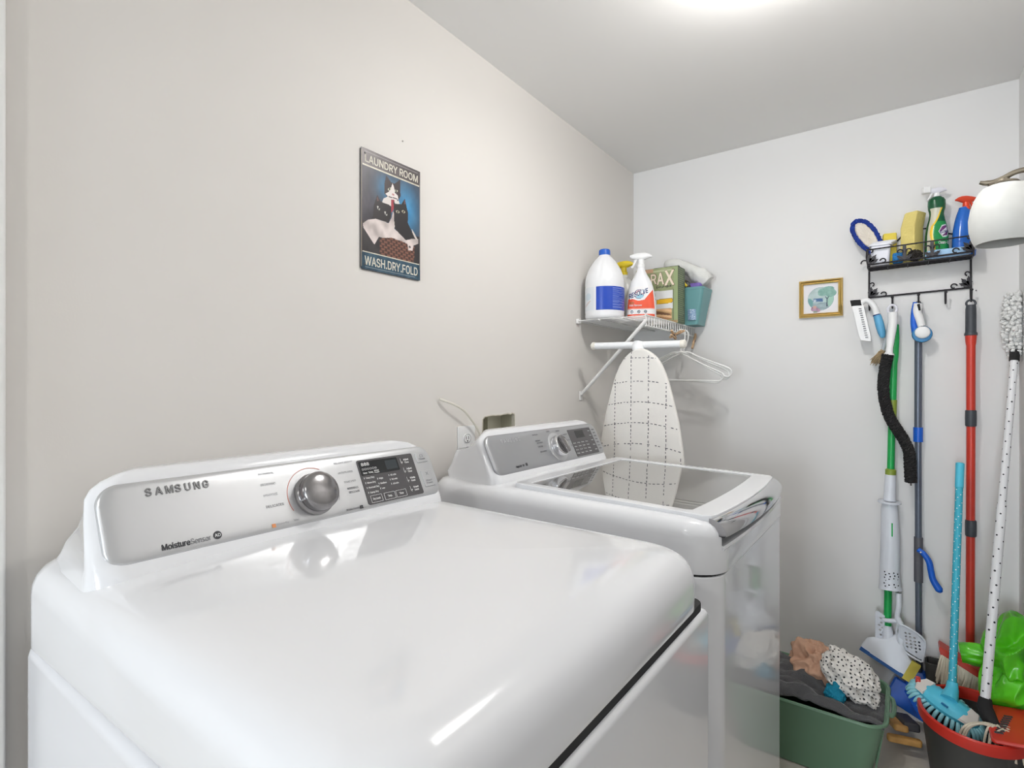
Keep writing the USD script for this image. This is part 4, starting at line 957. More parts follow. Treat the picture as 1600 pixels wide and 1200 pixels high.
solo('folded_cloth', crumple(1.158, 1.285, 2.438, 2.456, FZ, 1.745, 4, .25), 'cloth_lightblue', 'pale blue cloth laid along the rack front below the green bottle', 'cloth', True)
solo('folded_cloth', crumple(1.062, 1.094, 2.442, 2.475, FZ, 1.752, 6, .35), 'cloth_blue', 'dark blue cloth tucked beside the frosted container in the rack', 'cloth', True)
solo('scouring_ball', fuzz(blob(1.128, 2.453, FZ + .021, .021, .015, .020, 4, .3, 4, 3), .004, 200), 'steel_wool', 'dark wire scouring ball lying at the front of the rack', 'scourer', False)

# ------------------------------------------------------------------ brushes and poles hung on the hooks
pm('bristle_black', (30, 29, 30), .85); pm('bristle_grey', (196, 194, 196), .8); pm('grip_blue', (96, 170, 212), .4); pm('clear_plastic', (216, 222, 228), .15, transmission_weight=.35); pm('bristle_tan', (168, 146, 112), .9)
V1 = Thing('scrub_brush', 'white scrubbing brush with light blue grip, hanging on the leftmost hook', 'brush', (.99, 2.485, 1.43))
def slant(f):                       # the brush head's axis: (0, 0) its top, (1) its foot
    return np.array([.949 + .030 * f, 2.475, 1.583 - .155 * f])
R = []
for f in np.linspace(0, 1, 9):
    q = slant(f); w = .019 * (1 if 0 < f < 1 else .8); R.append([(q[0] + a, q[1] + b, q[2] + e) for a, b, e in ((-w, -.014, .005), (w, -.014, 0), (w, .016, 0), (-w, .016, .005))])
V1.part('head', loft(R), 'white_plastic', 20)
V1.part('dark_band', [loft([[(slant(f)[0] + a, 2.475 + b, slant(f)[2] + .0035) for a, b in ((-.021, -.0155), (.0125, -.0155), (.0125, .01), (-.021, .01))] for f in (-.02, .12)])], 'bristle_black', 20)
for k in range(14):
    q = slant(.18 + k * .055); V1.part('bristle_tuft', rbox(q[0] + .001, q[0] + .010, q[1] - .0175, q[1] - .0135, q[2] - .0018, q[2] + .0012, .0008), 'ink_grey', 20)
V1.part('neck', tube(curve([(.958, 2.48, 1.574), (.975, 2.482, 1.588), (.992, 2.484, 1.580), (1.006, 2.485, 1.556), (1.013, 2.485, 1.530)], 24), [.010] * 8 + list(np.linspace(.010, .012, 16)), 14), 'white_plastic')
V1.part('grip', tube([(1.0125, 2.485, 1.528), (1.016, 2.485, 1.518), (1.022, 2.486, 1.49), (1.028, 2.487, 1.462), (1.031, 2.488, 1.446), (1.032, 2.488, 1.441)], [.0125, .0135, .0145, .013, .009, .004], 16), 'grip_blue', label='light blue grip')
V1.part('grip_ring', tube([(1.0115, 2.485, 1.531), (1.0125, 2.485, 1.527)], [.0128, .0128], 16), 'ink_navy')
V2 = Thing('dish_brush', 'small dish brush with clear neck and tan bristles, behind the black flexible duster', 'brush', (1.02, 2.50, 1.35))
V2.part('handle', tube(curve([(1.058, 2.512, 1.552), (1.052, 2.508, 1.50), (1.044, 2.503, 1.45), (1.033, 2.50, 1.405), (1.028, 2.499, 1.39)], 20), .006, 10), 'clear_plastic')
rb = np.random.default_rng(8); tf = []
for k in range(110):
    a = np.array([1.030 + rb.normal(0, .004), 2.497 + rb.normal(0, .006), 1.392]); tf.append(tube([a, a + [-.024 + rb.normal(0, .006), rb.normal(0, .006), -.042 + rb.normal(0, .005)]], .0011, 4))
V2.part('bristles', tf, 'bristle_tan', False, kind='stuff')
V2.part('core', tube([(1.032, 2.498, 1.394), (1.014, 2.497, 1.362)], [.009, .011], 10), 'bristle_tan')

V3 = Thing('flexible_duster', 'black bendable chenille duster with white handle, hanging in an S-curve on the second hook', 'duster', (1.06, 2.45, .9))
hp = curve([(1.062, 2.472, 1.532), (1.062, 2.466, 1.49), (1.056, 2.458, 1.43), (1.053, 2.452, 1.395), (1.051, 2.45, 1.372)], 30)
V3.part('handle', tube(hp, np.interp(np.linspace(0, 1, 30), [0, .3, .7, .88, 1], [.016, .0145, .011, .012, .019]), 18), 'white_plastic')
V3.part('hang_loop', tube([(1.061 + .0135 * math.cos(a), 2.474, 1.545 + .017 * math.sin(a)) for a in np.linspace(0, 2 * math.pi, 30)], .0045, 10), 'frosted_plastic')
dp_ = curve([(1.048, 2.45, 1.374), (1.040, 2.45, 1.33), (1.034, 2.45, 1.265), (1.038, 2.45, 1.205), (1.052, 2.45, 1.145), (1.074, 2.45, 1.10), (1.098, 2.45, 1.055), (1.112, 2.45, 1.01), (1.115, 2.45, .955), (1.117, 2.45, .905)], 160)
V3.part('pile', fuzz(tube(dp_, .0165, 26), .007, 500, 4), 'bristle_black', False, 'fuzzy black pile')
def hairs(path, r0, r1, n, seed, w=.0007):
    rg = np.random.default_rng(seed); out = []; T = np.gradient(path, axis=0)
    for k in range(n):
        i = rg.integers(0, len(path)); d = rg.normal(size=3); t = T[i] / np.linalg.norm(T[i]); d -= t * (d @ t); d /= np.linalg.norm(d)
        out.append((path[i] + d * r0, path[i] + d * r1 + t * rg.normal(0, .003), w))
    V, F = [], []
    for k, (a, b, w) in enumerate(out):
        s = np.cross(b - a, [.3, .5, .8]); s = s / np.linalg.norm(s) * w
        V += [a + s, a - s, b]; F += [(3 * k, 3 * k + 1, 3 * k + 2)]
    return tm(V, F)
V3.part('pile_hairs', hairs(dp_, .014, .0215, 3000, 5), 'bristle_black', False, kind='stuff')
V3.part('tip', tube([(1.117, 2.45, .910), (1.1175, 2.45, .893)], .003, 8), 'satin_chrome')

pm('pole_green', (30, 170, 84), .35); pm('pole_olive', (138, 158, 58), .4); pm('broom_white', (226, 230, 238), .35); pm('bristle_yellow', (206, 190, 84), .8); pm('bristle_blue', (50, 96, 160), .8); pm('hole_dark', (40, 44, 50), .8)
V4 = Thing('broom', 'green-handled broom with white head and yellow and blue bristle ends', 'broom', (1.06, 2.49, .2))
V4.part('handle', tube([(1.074, 2.497, 1.49), (1.070, 2.496, 1.44), (1.066, 2.495, 1.37), (1.064, 2.494, 1.34), (1.060, 2.492, 1.15)], [.007, .013, .0145, .013, .0125], 16), 'pole_green')
V4.part('handle', tube([(1.060, 2.492, 1.15), (1.056, 2.488, .93)], .012, 16), 'pole_green')
V4.part('handle', tube([(1.052, 2.486, .80), (1.046, 2.482, .325)], .0125, 16), 'pole_green')
V4.part('collar', tube([(1.0615, 2.4925, 1.205), (1.0595, 2.4915, 1.130)], .0142, 16), 'pole_olive')
V4.part('collar', tube([(1.0562, 2.488, .944), (1.056, 2.488, .940), (1.0558, 2.488, .922)], [.013, .0175, .0175], 18), 'pole_olive')
B4 = V4
# broom head: a wedge that fans out to a slanted foot
hc = np.array([1.056, 2.455, .262]); ha = np.array([.90, -.10, -.40]); ha /= np.linalg.norm(ha); hb_ = np.array([-.42, -.25, -.87]); hb_ -= ha * (hb_ @ ha); hb_ /= np.linalg.norm(hb_); hn = np.cross(ha, hb_)
def hp3(u, v, w):
    return hc + .84 * (u * ha + v * hb_ + w * hn)
R = []
for v_, hu, hw_ in ((-.105, .016, .016), (-.085, .019, .018), (-.06, .026, .020), (-.035, .048, .021), (-.015, .080, .022), (0, .096, .023), (.035, .100, .024), (.05, .099, .023)):
    a = np.linspace(0, 2 * math.pi, 40, endpoint=False); R.append([hp3(hu * np.sign(math.cos(t)) * abs(math.cos(t)) ** .5, v_, hw_ * np.sign(math.sin(t)) * abs(math.sin(t)) ** .6) for t in a])
V4.part('head', loft(R), 'broom_white', 40, 'white broom head')
def hbox(u0, u1, v0, v1, w0, w1):
    R = [[hp3(u, v, w) for u, w in ((u0, w0), (u1, w0), (u1, w1), (u0, w1))] for v in (v0, v1)]
    return loft(R)
V4.part('bristle_block', hbox(-.098, .074, .048, .064, -.022, .022), 'bristle_blue', False, 'blue bristle edge')
V4.part('bristle_block', hbox(.074, .108, -.022, .064, -.025, .025), 'bristle_yellow', False, 'yellow bristle end')
V4.part('socket', tube([(1.046, 2.482, .350), (1.047, 2.478, .325), (1.051, 2.466, .285)], [.0145, .017, .020], 18), 'broom_white')

V5 = Thing('dustpan', 'white clip-on dustpan with perforated pan, tube handle on the green broom', 'dustpan', (1.06, 2.48, .3))
def ring_tube(pts, radii, th, n=28):
    """A hollow tube, open at both ends."""
    o = tube(pts, radii, n, cap=False); i = tube(pts, np.array(radii) - th, n, cap=False); i.invert(); k = len(pts); f = []
    for r_ in (0, k - 1):
        a = r_ * n + np.arange(n); b = r_ * n + (np.arange(n) + 1) % n; N = len(o.vertices)
        f += [np.stack([a, b, b + N], 1), np.stack([a, b + N, a + N], 1)]
    m = tm(np.vstack([o.vertices, i.vertices]), np.vstack([o.faces, i.faces + len(o.vertices)] + f)); m.fix_normals(); return m
V5.part('handle_tube', ring_tube([(1.0555, 2.488, .922), (1.0525, 2.487, .823)], [.0175, .0195], .003), 'broom_white')
V5.part('flange', tube([(1.0525, 2.487, .821), (1.0523, 2.487, .814)], [.037, .037], 28), 'broom_white')
V5.part('sleeve', ring_tube([(1.052, 2.487, .814), (1.0525, 2.487, .79), (1.054, 2.487, .70), (1.054, 2.485, .62), (1.053, 2.484, .55), (1.054, 2.483, .505), (1.055, 2.481, .490)], [.024, .0265, .030, .0315, .032, .034, .038], .003), 'broom_white', 50)
V5.part('slot', rbox(1.059, 1.063, 2.4545, 2.458, .695, .745, .0008), 'pole_green', label='narrow green slot')
for j in range(7):
    for i, a in enumerate((-118, -92, -66, -40)):
        z = .56 - j * .0105 - (i % 2) * .004; t = math.radians(a + 6 * (j % 2)); rr_ = .032 if z > .52 else .0345
        V5.part('perforation', move(rbox(-.0022, .0022, -.001, .001, -.0022, .0022, .0009), (1.053 + rr_ * math.cos(t), 2.4838 + rr_ * math.sin(t), z), rz=a + 90), 'hole_dark', 20)
V5.part('neck', tube(curve([(1.080, 2.468, .485), (1.081, 2.462, .44), (1.077, 2.458, .40), (1.086, 2.455, .375)], 20), [.010] * 8 + [.009] * 6 + [.011] * 6, 12), 'broom_white')
V5.part('clip', tube([(1.034, 2.462, .375), (1.05, 2.458, .378), (1.085, 2.458, .385)], [.007, .008, .009], 10), 'broom_white')
def pan_wing(p, name='pan'):
    A_ = np.array(p, float); n_ = np.cross(A_[1] - A_[0], A_[3] - A_[0]); n_ /= np.linalg.norm(n_); e1 = (A_[1] - A_[0]); L1 = np.linalg.norm(e1); e1 = e1 / L1; e2 = np.cross(n_, e1)
    pts2 = [((q - A_[0]) @ e1, (q - A_[0]) @ e2) for q in A_]; poly = Polygon(pts2).buffer(-.008).buffer(.008)
    mn = poly.bounds; holes = [ell(x, y, .0042, .0036) for i, x in enumerate(np.arange(mn[0] + .012, mn[2] - .006, .0130)) for j, y in enumerate(np.arange(mn[1] + .009, mn[3] - .006, .0125))]
    inner = poly.buffer(-.0075); hs = unary_union([h for h in holes if inner.contains(h)])
    m = prism(poly.difference(hs), .003); v = np.array(m.vertices); m.vertices = A_[0] + np.outer(v[:, 0], e1) + np.outer(v[:, 1], e2) + np.outer(v[:, 2] - .0015, n_); return m
V5.part('pan', pan_wing([(1.078, 2.452, .375), (1.086, 2.462, .29), (1.150, 2.452, .258), (1.158, 2.446, .330), (1.13, 2.446, .362)]), 'broom_white', False, 'perforated right wing of the pan')
V5.part('pan', pan_wing([(1.008, 2.470, .300), (1.04, 2.475, .275), (1.05, 2.475, .38), (1.008, 2.470, .408)]), 'broom_white', False, 'perforated left wing of the pan')
V5.part('pan_rim', tube(curve([(1.078, 2.450, .378), (1.10, 2.447, .374), (1.13, 2.444, .362), (1.152, 2.443, .345), (1.159, 2.444, .32), (1.151, 2.450, .258)], 30), .0035, 8), 'broom_white')
V5.part('pan_rim', tube(curve([(1.078, 2.450, .375), (1.074, 2.452, .34), (1.084, 2.452, .30), (1.11, 2.45, .272), (1.148, 2.450, .256)], 30), .0035, 8), 'broom_white')

pm('blue_plastic', (20, 96, 206), .35); pm('teal_dark', (20, 116, 170), .4); pm('pole_slate', (100, 108, 122), .3, metal=.3); pm('grip_slate', (92, 92, 98), .5)
V6 = Thing('dish_wand', 'blue and white brush with teal rim hanging on the middle hook, before the slate pole', 'brush', (1.143, 2.47, 1.42))
V6.part('handle', tube(curve([(1.139, 2.470, 1.560), (1.136, 2.470, 1.53), (1.143, 2.468, 1.50), (1.149, 2.466, 1.475)], 20), np.linspace(.014, .012, 20), 16), 'white_plastic')
V6.part('handle_side', tube(curve([(1.130, 2.474, 1.566), (1.126, 2.474, 1.53), (1.126, 2.474, 1.49), (1.131, 2.473, 1.455)], 20), np.linspace(.007, .012, 20), 12), 'blue_plastic', label='bright blue side of the handle')
V6.part('handle_slot', tube([(1.139, 2.4545, 1.556), (1.143, 2.4545, 1.533)], [.0045, .003], 10), 'gap_black')
tt_ = np.linspace(0, 2 * math.pi, 44, endpoint=False)
V6.part('rim', loft([[(1.150 + k * .0305 * math.cos(t), 2.470 + h, 1.447 + k * .030 * math.sin(t)) for t in tt_] for k, h in ((.85, .012), (1, .006), (1, -.004), (.93, -.008), (.7, -.009))]), 'teal_dark', 40, 'teal round rim')
V6.part('head_plate', loft([[(1.151 + k * .023 * math.cos(t), 2.463 + h, 1.453 + k * .022 * math.sin(t)) for t in tt_] for k, h in ((1, 0), (1, -.005), (.85, -.009), (.4, -.011))]), 'white_plastic', 40)
V7 = Thing('spray_mop', 'slate grey spray mop with blue trigger lever and blue foot, against the back wall', 'mop', (1.14, 2.49, .02))
V7.part('pole', tube([(1.140, 2.506, 1.545), (1.139, 2.505, 1.08)], .0118, 16), 'pole_slate')
V7.part('pole', tube([(1.139, 2.505, 1.08), (1.140, 2.502, .60), (1.142, 2.50, .17)], .0105, 16), 'pole_slate')
V7.part('hang_cap', tube([(1.140, 2.506, 1.535), (1.140, 2.504, 1.562), (1.140, 2.500, 1.572)], [.012, .011, .006], 14), 'grip_slate')
V7.part('clamp', tube([(1.139, 2.505, 1.104), (1.139, 2.505, 1.05)], .0150, 18), 'blue_plastic', label='blue clamp')
V7.part('sleeve', tube([(1.140, 2.503, .695), (1.140, 2.502, .53)], .0140, 18), 'grip_slate')
lv = curve([(1.139, 2.482, .655), (1.155, 2.476, .643), (1.170, 2.474, .618), (1.176, 2.474, .585), (1.182, 2.474, .555), (1.198, 2.473, .525), (1.205, 2.473, .515)], 40)
V7.part('lever', tube(lv, np.interp(np.linspace(0, 1, 40), [0, .3, .6, .85, 1], [.009, .010, .010, .0125, .006]), 14), 'blue_plastic', label='curved blue trigger lever')
V7.part('rivet', trimesh.creation.icosphere(2, .003).apply_translation((1.146, 2.4655, .650)), 'white_plastic')
V7.part('foot_joint', loft([ring(1.11, 1.172, 2.478, 2.522, .12, .01), ring(1.10, 1.175, 2.475, 2.525, .15, .01), ring(1.125, 1.16, 2.485, 2.518, .20, .01)]), 'blue_plastic', 35)
V7.part('foot_plate', move(rbox(-.066, .066, -.012, .012, -.045, .045, .006), (1.112, 2.490, .092), rx=-14, ry=24), 'blue_plastic', label='blue mop foot')
V7.part('foot_rib', move(rbox(-.03, .03, -.012, .01, -.05, .045, .006), (1.145, 2.462, .105), rx=-30, ry=-35), 'blue_plastic')

pm('pole_red', (206, 60, 44), .35); pm('grip_charcoal', (64, 68, 74), .45); pm('mop_cream', (222, 212, 192), .95)
V8 = Thing('flat_mop', 'red telescopic pole mop with charcoal grip and cream fringe, hanging on the rightmost hook', 'mop', (1.288, 2.5, .2))
gp_ = ring_tube([(1.2885, 2.497, 1.545), (1.288, 2.497, 1.53), (1.288, 2.497, 1.449), (1.288, 2.497, 1.444), (1.288, 2.497, 1.437)], [.0135, .0152, .0155, .0185, .0185], .012, 20)
V8.part('grip', gp_, 'grip_charcoal')
V8.part('grip_eye', move(tube([(.0125 * math.cos(a), 0, .012 * math.sin(a)) for a in np.linspace(0, 2 * math.pi, 26)], .0035, 10), (1.288, 2.497, 1.551)), 'grip_charcoal')
V8.part('pole', tube([(1.288, 2.497, 1.439), (1.288, 2.497, 1.432), (1.288, 2.497, 1.412), (1.288, 2.497, 1.40), (1.288, 2.497, 1.17)], [.0165, .0165, .0150, .0130, .0130], 18), 'pole_red')
V8.part('pole', tube([(1.288, 2.497, 1.115), (1.287, 2.496, .78)], .0127, 18), 'pole_red')
V8.part('pole', tube([(1.287, 2.496, .73), (1.286, 2.494, .335)], .0125, 18), 'pole_red')
for z in (1.1435, .754):
    V8.part('clamp', tube([(1.288, 2.497, z + .029), (1.288, 2.497, z + .026), (1.288, 2.497, z), (1.288, 2.497, z - .026), (1.288, 2.497, z - .029)], [.014, .0160, .0165, .0160, .014], 18), 'grip_charcoal')
# the flat mop's foot: a red plate with a cream fringe
pf = np.array([1.262, 2.462, .285])
V8.part('foot_plate', loft([[(x, y, z) for x, y, z in q] for q in ([(1.200, 2.440, .331), (1.335, 2.440, .262), (1.335, 2.500, .262), (1.200, 2.500, .331)], [(1.197, 2.436, .322), (1.335, 2.436, .250), (1.335, 2.504, .250), (1.197, 2.504, .322)], [(1.203, 2.434, .300), (1.335, 2.434, .232), (1.335, 2.506, .232), (1.203, 2.506, .300)])]), 'pole_red', 20, 'red mop plate')
rf = np.random.default_rng(9)
for k in range(96):
    u = (k % 48 + rf.uniform(-.3, .3)) / 47; x = 1.205 + .128 * u; z = .305 - .066 * u; l = rf.uniform(.080, .100)
    V8.part('fringe_strand', tube(curve([(x, 2.437 + .012 * (k // 48), z), (x - .006 + rf.normal(0, .002), 2.426 + .012 * (k // 48), z - l * .4), (x - .016 + rf.normal(0, .003), 2.424 + .012 * (k // 48) + rf.normal(0, .003), z - l)], 8), [.0034, .0038, .0038, .0038, .0038, .0038, .0036, .0028], 6), 'mop_cream', True)

# ------------------------------------------------------------------ laundry basket with clothes
pm('basket_green', (104, 138, 112), .4)
pm('towel_grey', (82, 82, 84), .95, bump=(220, .5, .004), sheen_weight=.3); pm('shirt_tan', (204, 162, 136), .85, bump=(60, .2, .004)); pm('cloth_teal', (10, 130, 160), .85); vcol('print_cloth', .9)
LB = Thing('laundry_basket', 'green plastic laundry basket heaped with clothes, on the floor right of the washer', 'laundry basket', (.80, 2.12, 0))
b0, t0 = (.56, 1.01, 2.0, 2.24), (.525, 1.052, 1.955, 2.285)
LB.part('tub', bin_shell(b0, t0, .004, .228, .05, .004, .001), 'basket_green', 35)
LB.part('rim', tube(np.vstack([np.column_stack([rrect(t0[0] - .004, t0[1] + .004, t0[2] - .004, t0[3] + .004, .06, 8), np.full(36, .226)])] * 1 + [np.column_stack([rrect(t0[0] - .004, t0[1] + .004, t0[2] - .004, t0[3] + .004, .06, 8), np.full(36, .226)])[:2]]), .006, 8), 'basket_green', 40, 'rolled rim')
LB.part('handle', tube(curve([(1.054, 2.06, .226), (1.068, 2.07, .222), (1.072, 2.12, .220), (1.068, 2.17, .222), (1.054, 2.18, .226)], 24), .007, 8), 'basket_green')
for y in np.linspace(2.02, 2.22, 6):
    LB.part('side_rib', tube([(1.026, y, .06), (1.048, y, .205)], .003, 6), 'basket_green')
def drape(x0, x1, y0, y1, zf, nu=90, nv=70, amp=.03, fr=9, seed=1, d=.004, warp=None):
    """A creased sheet of cloth over the height field zf(u, v)."""
    def fn(U, V):
        P = np.stack([x0 + (x1 - x0) * U, y0 + (y1 - y0) * V, zf(U, V)], -1)
        q = np.stack([U * fr * .5, V * fr * .5, np.zeros_like(U)], -1)
        n = meshkit.fbm(q + seed * 7.3, 3, seed); r = 1 - np.abs(meshkit.fbm(q * 1.1 + seed * 3.1, 3, seed + 5) - .5) * 4
        P[..., 2] += amp * (n - .5) * 1.6 + amp * .55 * np.clip(r, 0, 1)
        P[..., 0] += amp * .8 * (meshkit.fbm(q + 20, 3, seed + 9) - .5); P[..., 1] += amp * .8 * (meshkit.fbm(q + 40, 3, seed + 3) - .5)
        return P if warp is None else warp(P, U, V)
    m, U, V = sheet(fn, nu, nv)
    return m, U, V
m, U, V = drape(.535, 1.048, 1.965, 2.278, lambda U, V: .205 + .062 * np.sin(np.pi * np.clip(U, 0, 1)) * np.sin(np.pi * V) + .02 * (V < .12) - .02 * U, 100, 80, .040, 9, 3)
solo('grey_towel', thick(m, -.006), 'towel_grey', 'dark grey towel lining the top of the green laundry basket', 'towel', True)
def lump(c, r, seed, amp=.35, freq=2.2, sub=5):
    m = trimesh.creation.icosphere(subdivisions=sub); v = np.array(m.vertices)
    a = meshkit.fbm(v * freq + seed, 4, seed); rdg = 1 - np.abs(meshkit.fbm(v * freq * 1.6 + seed * 3, 3, seed + 1) - .5) * 5
    h = 1 + amp * (a - .5) * 1.5 + amp * .45 * np.clip(rdg, -.6, 1)
    v = v * h[:, None]; v[:, 2] = np.where(v[:, 2] < -.55, -.55 + (v[:, 2] + .55) * .2, v[:, 2])
    m.vertices = v * np.array(r) + np.array(c); return m
solo('tan_shirt', lump((.853, 2.15, .268), (.072, .070, .088), 4, .55, 1.15), 'shirt_tan', 'crumpled tan top on the clothes pile, left of the spotted garment', 'shirt', True)
m = lump((.952, 2.095, .292), (.076, .062, .074), 9, .48, 1.2); v = np.array(m.vertices)
v[:, 2] -= (v[:, 0] - .952) * .38; m.vertices = v
m = m.subdivide()
rs = np.random.default_rng(21); pv = np.array(m.vertices); idx = []; cand = rs.permutation(len(pv)); kept = []
for i in cand[:6000]:
    if all(np.sum((pv[i] - q) ** 2) > .0112 ** 2 for q in kept): kept.append(pv[i])
from scipy.spatial import cKDTree
dst, which = cKDTree(np.array(kept)).query(pv); rad = rs.uniform(.0020, .0034, len(kept))
colr = np.where((dst < rad[which])[:, None], lin((40, 40, 46)), lin((228, 224, 218)))
solo('spotted_garment', m, 'print_cloth', 'white garment with small black spots crumpled on top of the laundry basket', 'garment', True, colors=colr)
solo('teal_cloth', lump((.916, 2.032, .252), (.026, .026, .034), 12, .4, 2, 4), 'cloth_teal', 'scrap of bright teal cloth under the spotted garment', 'cloth', True)

# ------------------------------------------------------------------ bucket, brush and other floor things
pm('bucket_red', (208, 52, 40), .35); pm('bucket_dark', (72, 72, 70), .5); pm('tan_wood', (196, 146, 80), .6, noise=(30, .15)); pm('rubber_dark', (62, 60, 64), .7)
BK = Thing('mop_bucket', 'oval red mop bucket with grey inner wall and dark wringer, in the right corner', 'bucket', (1.272, 2.235, 0))
def oval_ring(cx, cy, rx, ry, z, n=64):
    a = np.linspace(0, 2 * math.pi, n, endpoint=False); return np.column_stack([cx + rx * np.cos(a), cy + ry * np.sin(a), np.full(n, z)])
cxb, cyb = 1.272, 2.180
BK.part('shell', loft([oval_ring(cxb, cyb, .100, .130, .003), oval_ring(cxb, cyb, .104, .134, .008), oval_ring(cxb, cyb, .130, .160, .215), oval_ring(cxb, cyb, .126, .156, .215), oval_ring(cxb, cyb, .100, .130, .012)]), 'bucket_dark', 35)
BK.part('rim', loft([oval_ring(cxb, cyb, .1275, .158, .213), oval_ring(cxb, cyb, .139, .169, .216), oval_ring(cxb, cyb, .141, .172, .232), oval_ring(cxb, cyb, .140, .171, .247), oval_ring(cxb, cyb, .135, .166, .251), oval_ring(cxb, cyb, .130, .161, .248), oval_ring(cxb, cyb, .1265, .157, .215)], True, True) if False else loft([oval_ring(cxb, cyb, .1275, .158, .213), oval_ring(cxb, cyb, .139, .169, .216), oval_ring(cxb, cyb, .141, .172, .232), oval_ring(cxb, cyb, .140, .171, .247), oval_ring(cxb, cyb, .135, .166, .251), oval_ring(cxb, cyb, .130, .161, .248), oval_ring(cxb, cyb, .1275, .158, .213)], False, False), 'bucket_red', 35, 'wide red rim')
BK.part('handle_lug', rbox(1.128, 1.142, 2.215, 2.245, .235, .292, .004), 'bucket_red')
BK.part('handle_pin', tube([(1.135, 2.23, .275), (1.150, 2.23, .277)], .005, 10), 'chrome')
BK.part('wringer', move(rbox(-.055, .05, -.12, .10, -.006, .006, .012), (1.352, 2.145, .262), ry=-8), 'bucket_red', 35, 'red wringer plate')
for k in range(9):
    BK.part('wringer_slot', move(rbox(-.010, .010, -.0045, .0045, -.003, .0018, .001), (1.318 + .004 * k, 2.070 + k * .0135, .2635 + .0005 * k), ry=-8), 'rubber_dark', 20)
solo('grey_caddy', bin_shell((1.164, 1.204, 2.458, 2.508), (1.160, 1.210, 2.452, 2.514), .003, .258, .01, .003, .001), 'bucket_dark', 'dark grey narrow bin standing behind the red bucket, near the back wall', 'bin')
TB = Thing('hand_brush', 'tan wooden tool with dark rubber pad lying on the floor beside the basket', 'brush', (1.09, 2.33, 0))
TB.part('block', move(rbox(-.022, .022, -.075, .075, .0, .022, .012, .006), (1.075, 2.335, .055), rz=14, rx=-16), 'tan_wood')
TB.part('handle', move(rbox(-.05, .05, -.012, .012, .0, .022, .010, .006), (1.098, 2.262, .042), rz=14), 'tan_wood')
TB.part('pad', move(rbox(-.024, .024, -.07, .07, .0, .028, .008), (1.105, 2.345, .060), rz=14, rx=-16), 'rubber_dark')

pm('pole_aqua', (64, 180, 204), .35); pm('aqua_light', (150, 214, 226), .45); pm('aqua_mid', (84, 196, 224), .4); pm('cream_panel', (226, 220, 214), .5); pm('dot_white', (236, 244, 246), .5); pm('dot_black', (36, 38, 44), .5); pm('pole_white', (232, 232, 234), .35)
a0, a1 = np.array([1.2545, 2.430, .990]), np.array([1.2215, 2.215, .278])
V9 = Thing('deck_brush', 'aqua brush with white-dotted pole, its head resting on the red bucket rim', 'brush', tuple(a1))
def along(t):
    return a0 + (a1 - a0) * t
def pole_dots(p0, p1, r, n, size, seed, turns):
    """Small round dots lying on a straight pole."""
    d = (p1 - p0); Ln = np.linalg.norm(d); d = d / Ln; N = np.cross(d, [0, 1, 0]); N /= np.linalg.norm(N); B = np.cross(d, N); out = []; rg = np.random.default_rng(seed)
    for k in range(n):
        a = k * turns + rg.normal(0, .05); s = (k + .5) / n * Ln; rr = r + .00025; sz = size * rg.uniform(.85, 1.15); t = np.linspace(0, 2 * math.pi, 9, endpoint=False)
        ring_ = [p0 + d * (s + sz * math.sin(q)) + rr * (N * math.cos(a + sz / rr * math.cos(q)) + B * math.sin(a + sz / rr * math.cos(q))) for q in t]
        c_ = p0 + d * s + (rr + .0002) * (N * math.cos(a) + B * math.sin(a)); V_ = np.vstack([ring_, [c_]])
        m_ = tm(V_, [(i, (i + 1) % 9, 9) for i in range(9)])
        if np.dot(m_.face_normals[0], c_ - (p0 + d * s)) < 0: m_.invert()
        out.append(m_)
    return out
V9.part('pole', tube([along(.11), along(1)], .0108, 18), 'pole_aqua')
V9.part('end_cap', tube([along(0), along(.003), along(.115)], [.0105, .0125, .0120], 18), 'aqua_mid')
V9.part('pole_dots', pole_dots(along(.12), along(.985), .0108, 190, .0019, 3, 2.3), 'dot_white', False, kind='stuff')
# the head: a slanting oval block with thick soft bristles round its edge
hc9 = np.array([1.205, 2.185, .255]); hx = np.array([.155, -.085, -.052]); hx /= np.linalg.norm(hx); hz9 = np.array([.10, -.42, .90]); hz9 -= hx * (hz9 @ hx); hz9 /= np.linalg.norm(hz9); hy9 = np.cross(hz9, hx)
def h9(u, v, w):
    return hc9 + u * hx + v * hy9 + w * hz9
t = np.linspace(0, 2 * math.pi, 48, endpoint=False)
def ovh(ru, rv, w):
    return [h9(ru * math.cos(q), rv * math.sin(q), w) for q in t]
V9.part('head', loft([ovh(.086, .036, -.012), ovh(.090, .040, -.006), ovh(.088, .038, .004), ovh(.06, .028, .012), ovh(.03, .02, .018)]), 'aqua_mid', 40)
for s in (-1, 1):
    V9.part('cream_inlay', loft([[h9(s * u, v, w + .0015) for u, v, w in ((.050, -.034, .006), (.075, -.030, .0055), (.089, .0, .003), (.075, .030, .0055), (.050, .034, .006))], [h9(s * u, v, w + .005) for u, v, w in ((.052, -.030, .008), (.074, -.026, .006), (.085, .0, .004), (.074, .026, .006), (.052, .030, .008))]]), 'cream_panel', 30)
V9.part('socket', tube([along(.955), along(.985), h9(.004, .004, .012)], [.014, .017, .024], 18), 'aqua_mid')
V9.part('socket_slot', tube([h9(.0, -.026, .019), h9(.018, -.026, .019)], .003, 8), 'teal_dark')
rg9 = np.random.default_rng(14)
for k in range(40):
    q = 2 * math.pi * k / 40; u, v = .086 * math.cos(q), .036 * math.sin(q); o = np.array([math.cos(q), math.sin(q)]) * rg9.uniform(.85, 1.1)
    p = [h9(u, v, -.008), h9(u + o[0] * .014, v + o[1] * .016, -.014), h9(u + o[0] * .024, v + o[1] * .030, -.034 + rg9.normal(0, .003))]
    V9.part('bristle_tuft', tube(curve(p, 7), [.0050, .0056, .0058, .0058, .0054, .0048, .003], 7), 'aqua_light', True)

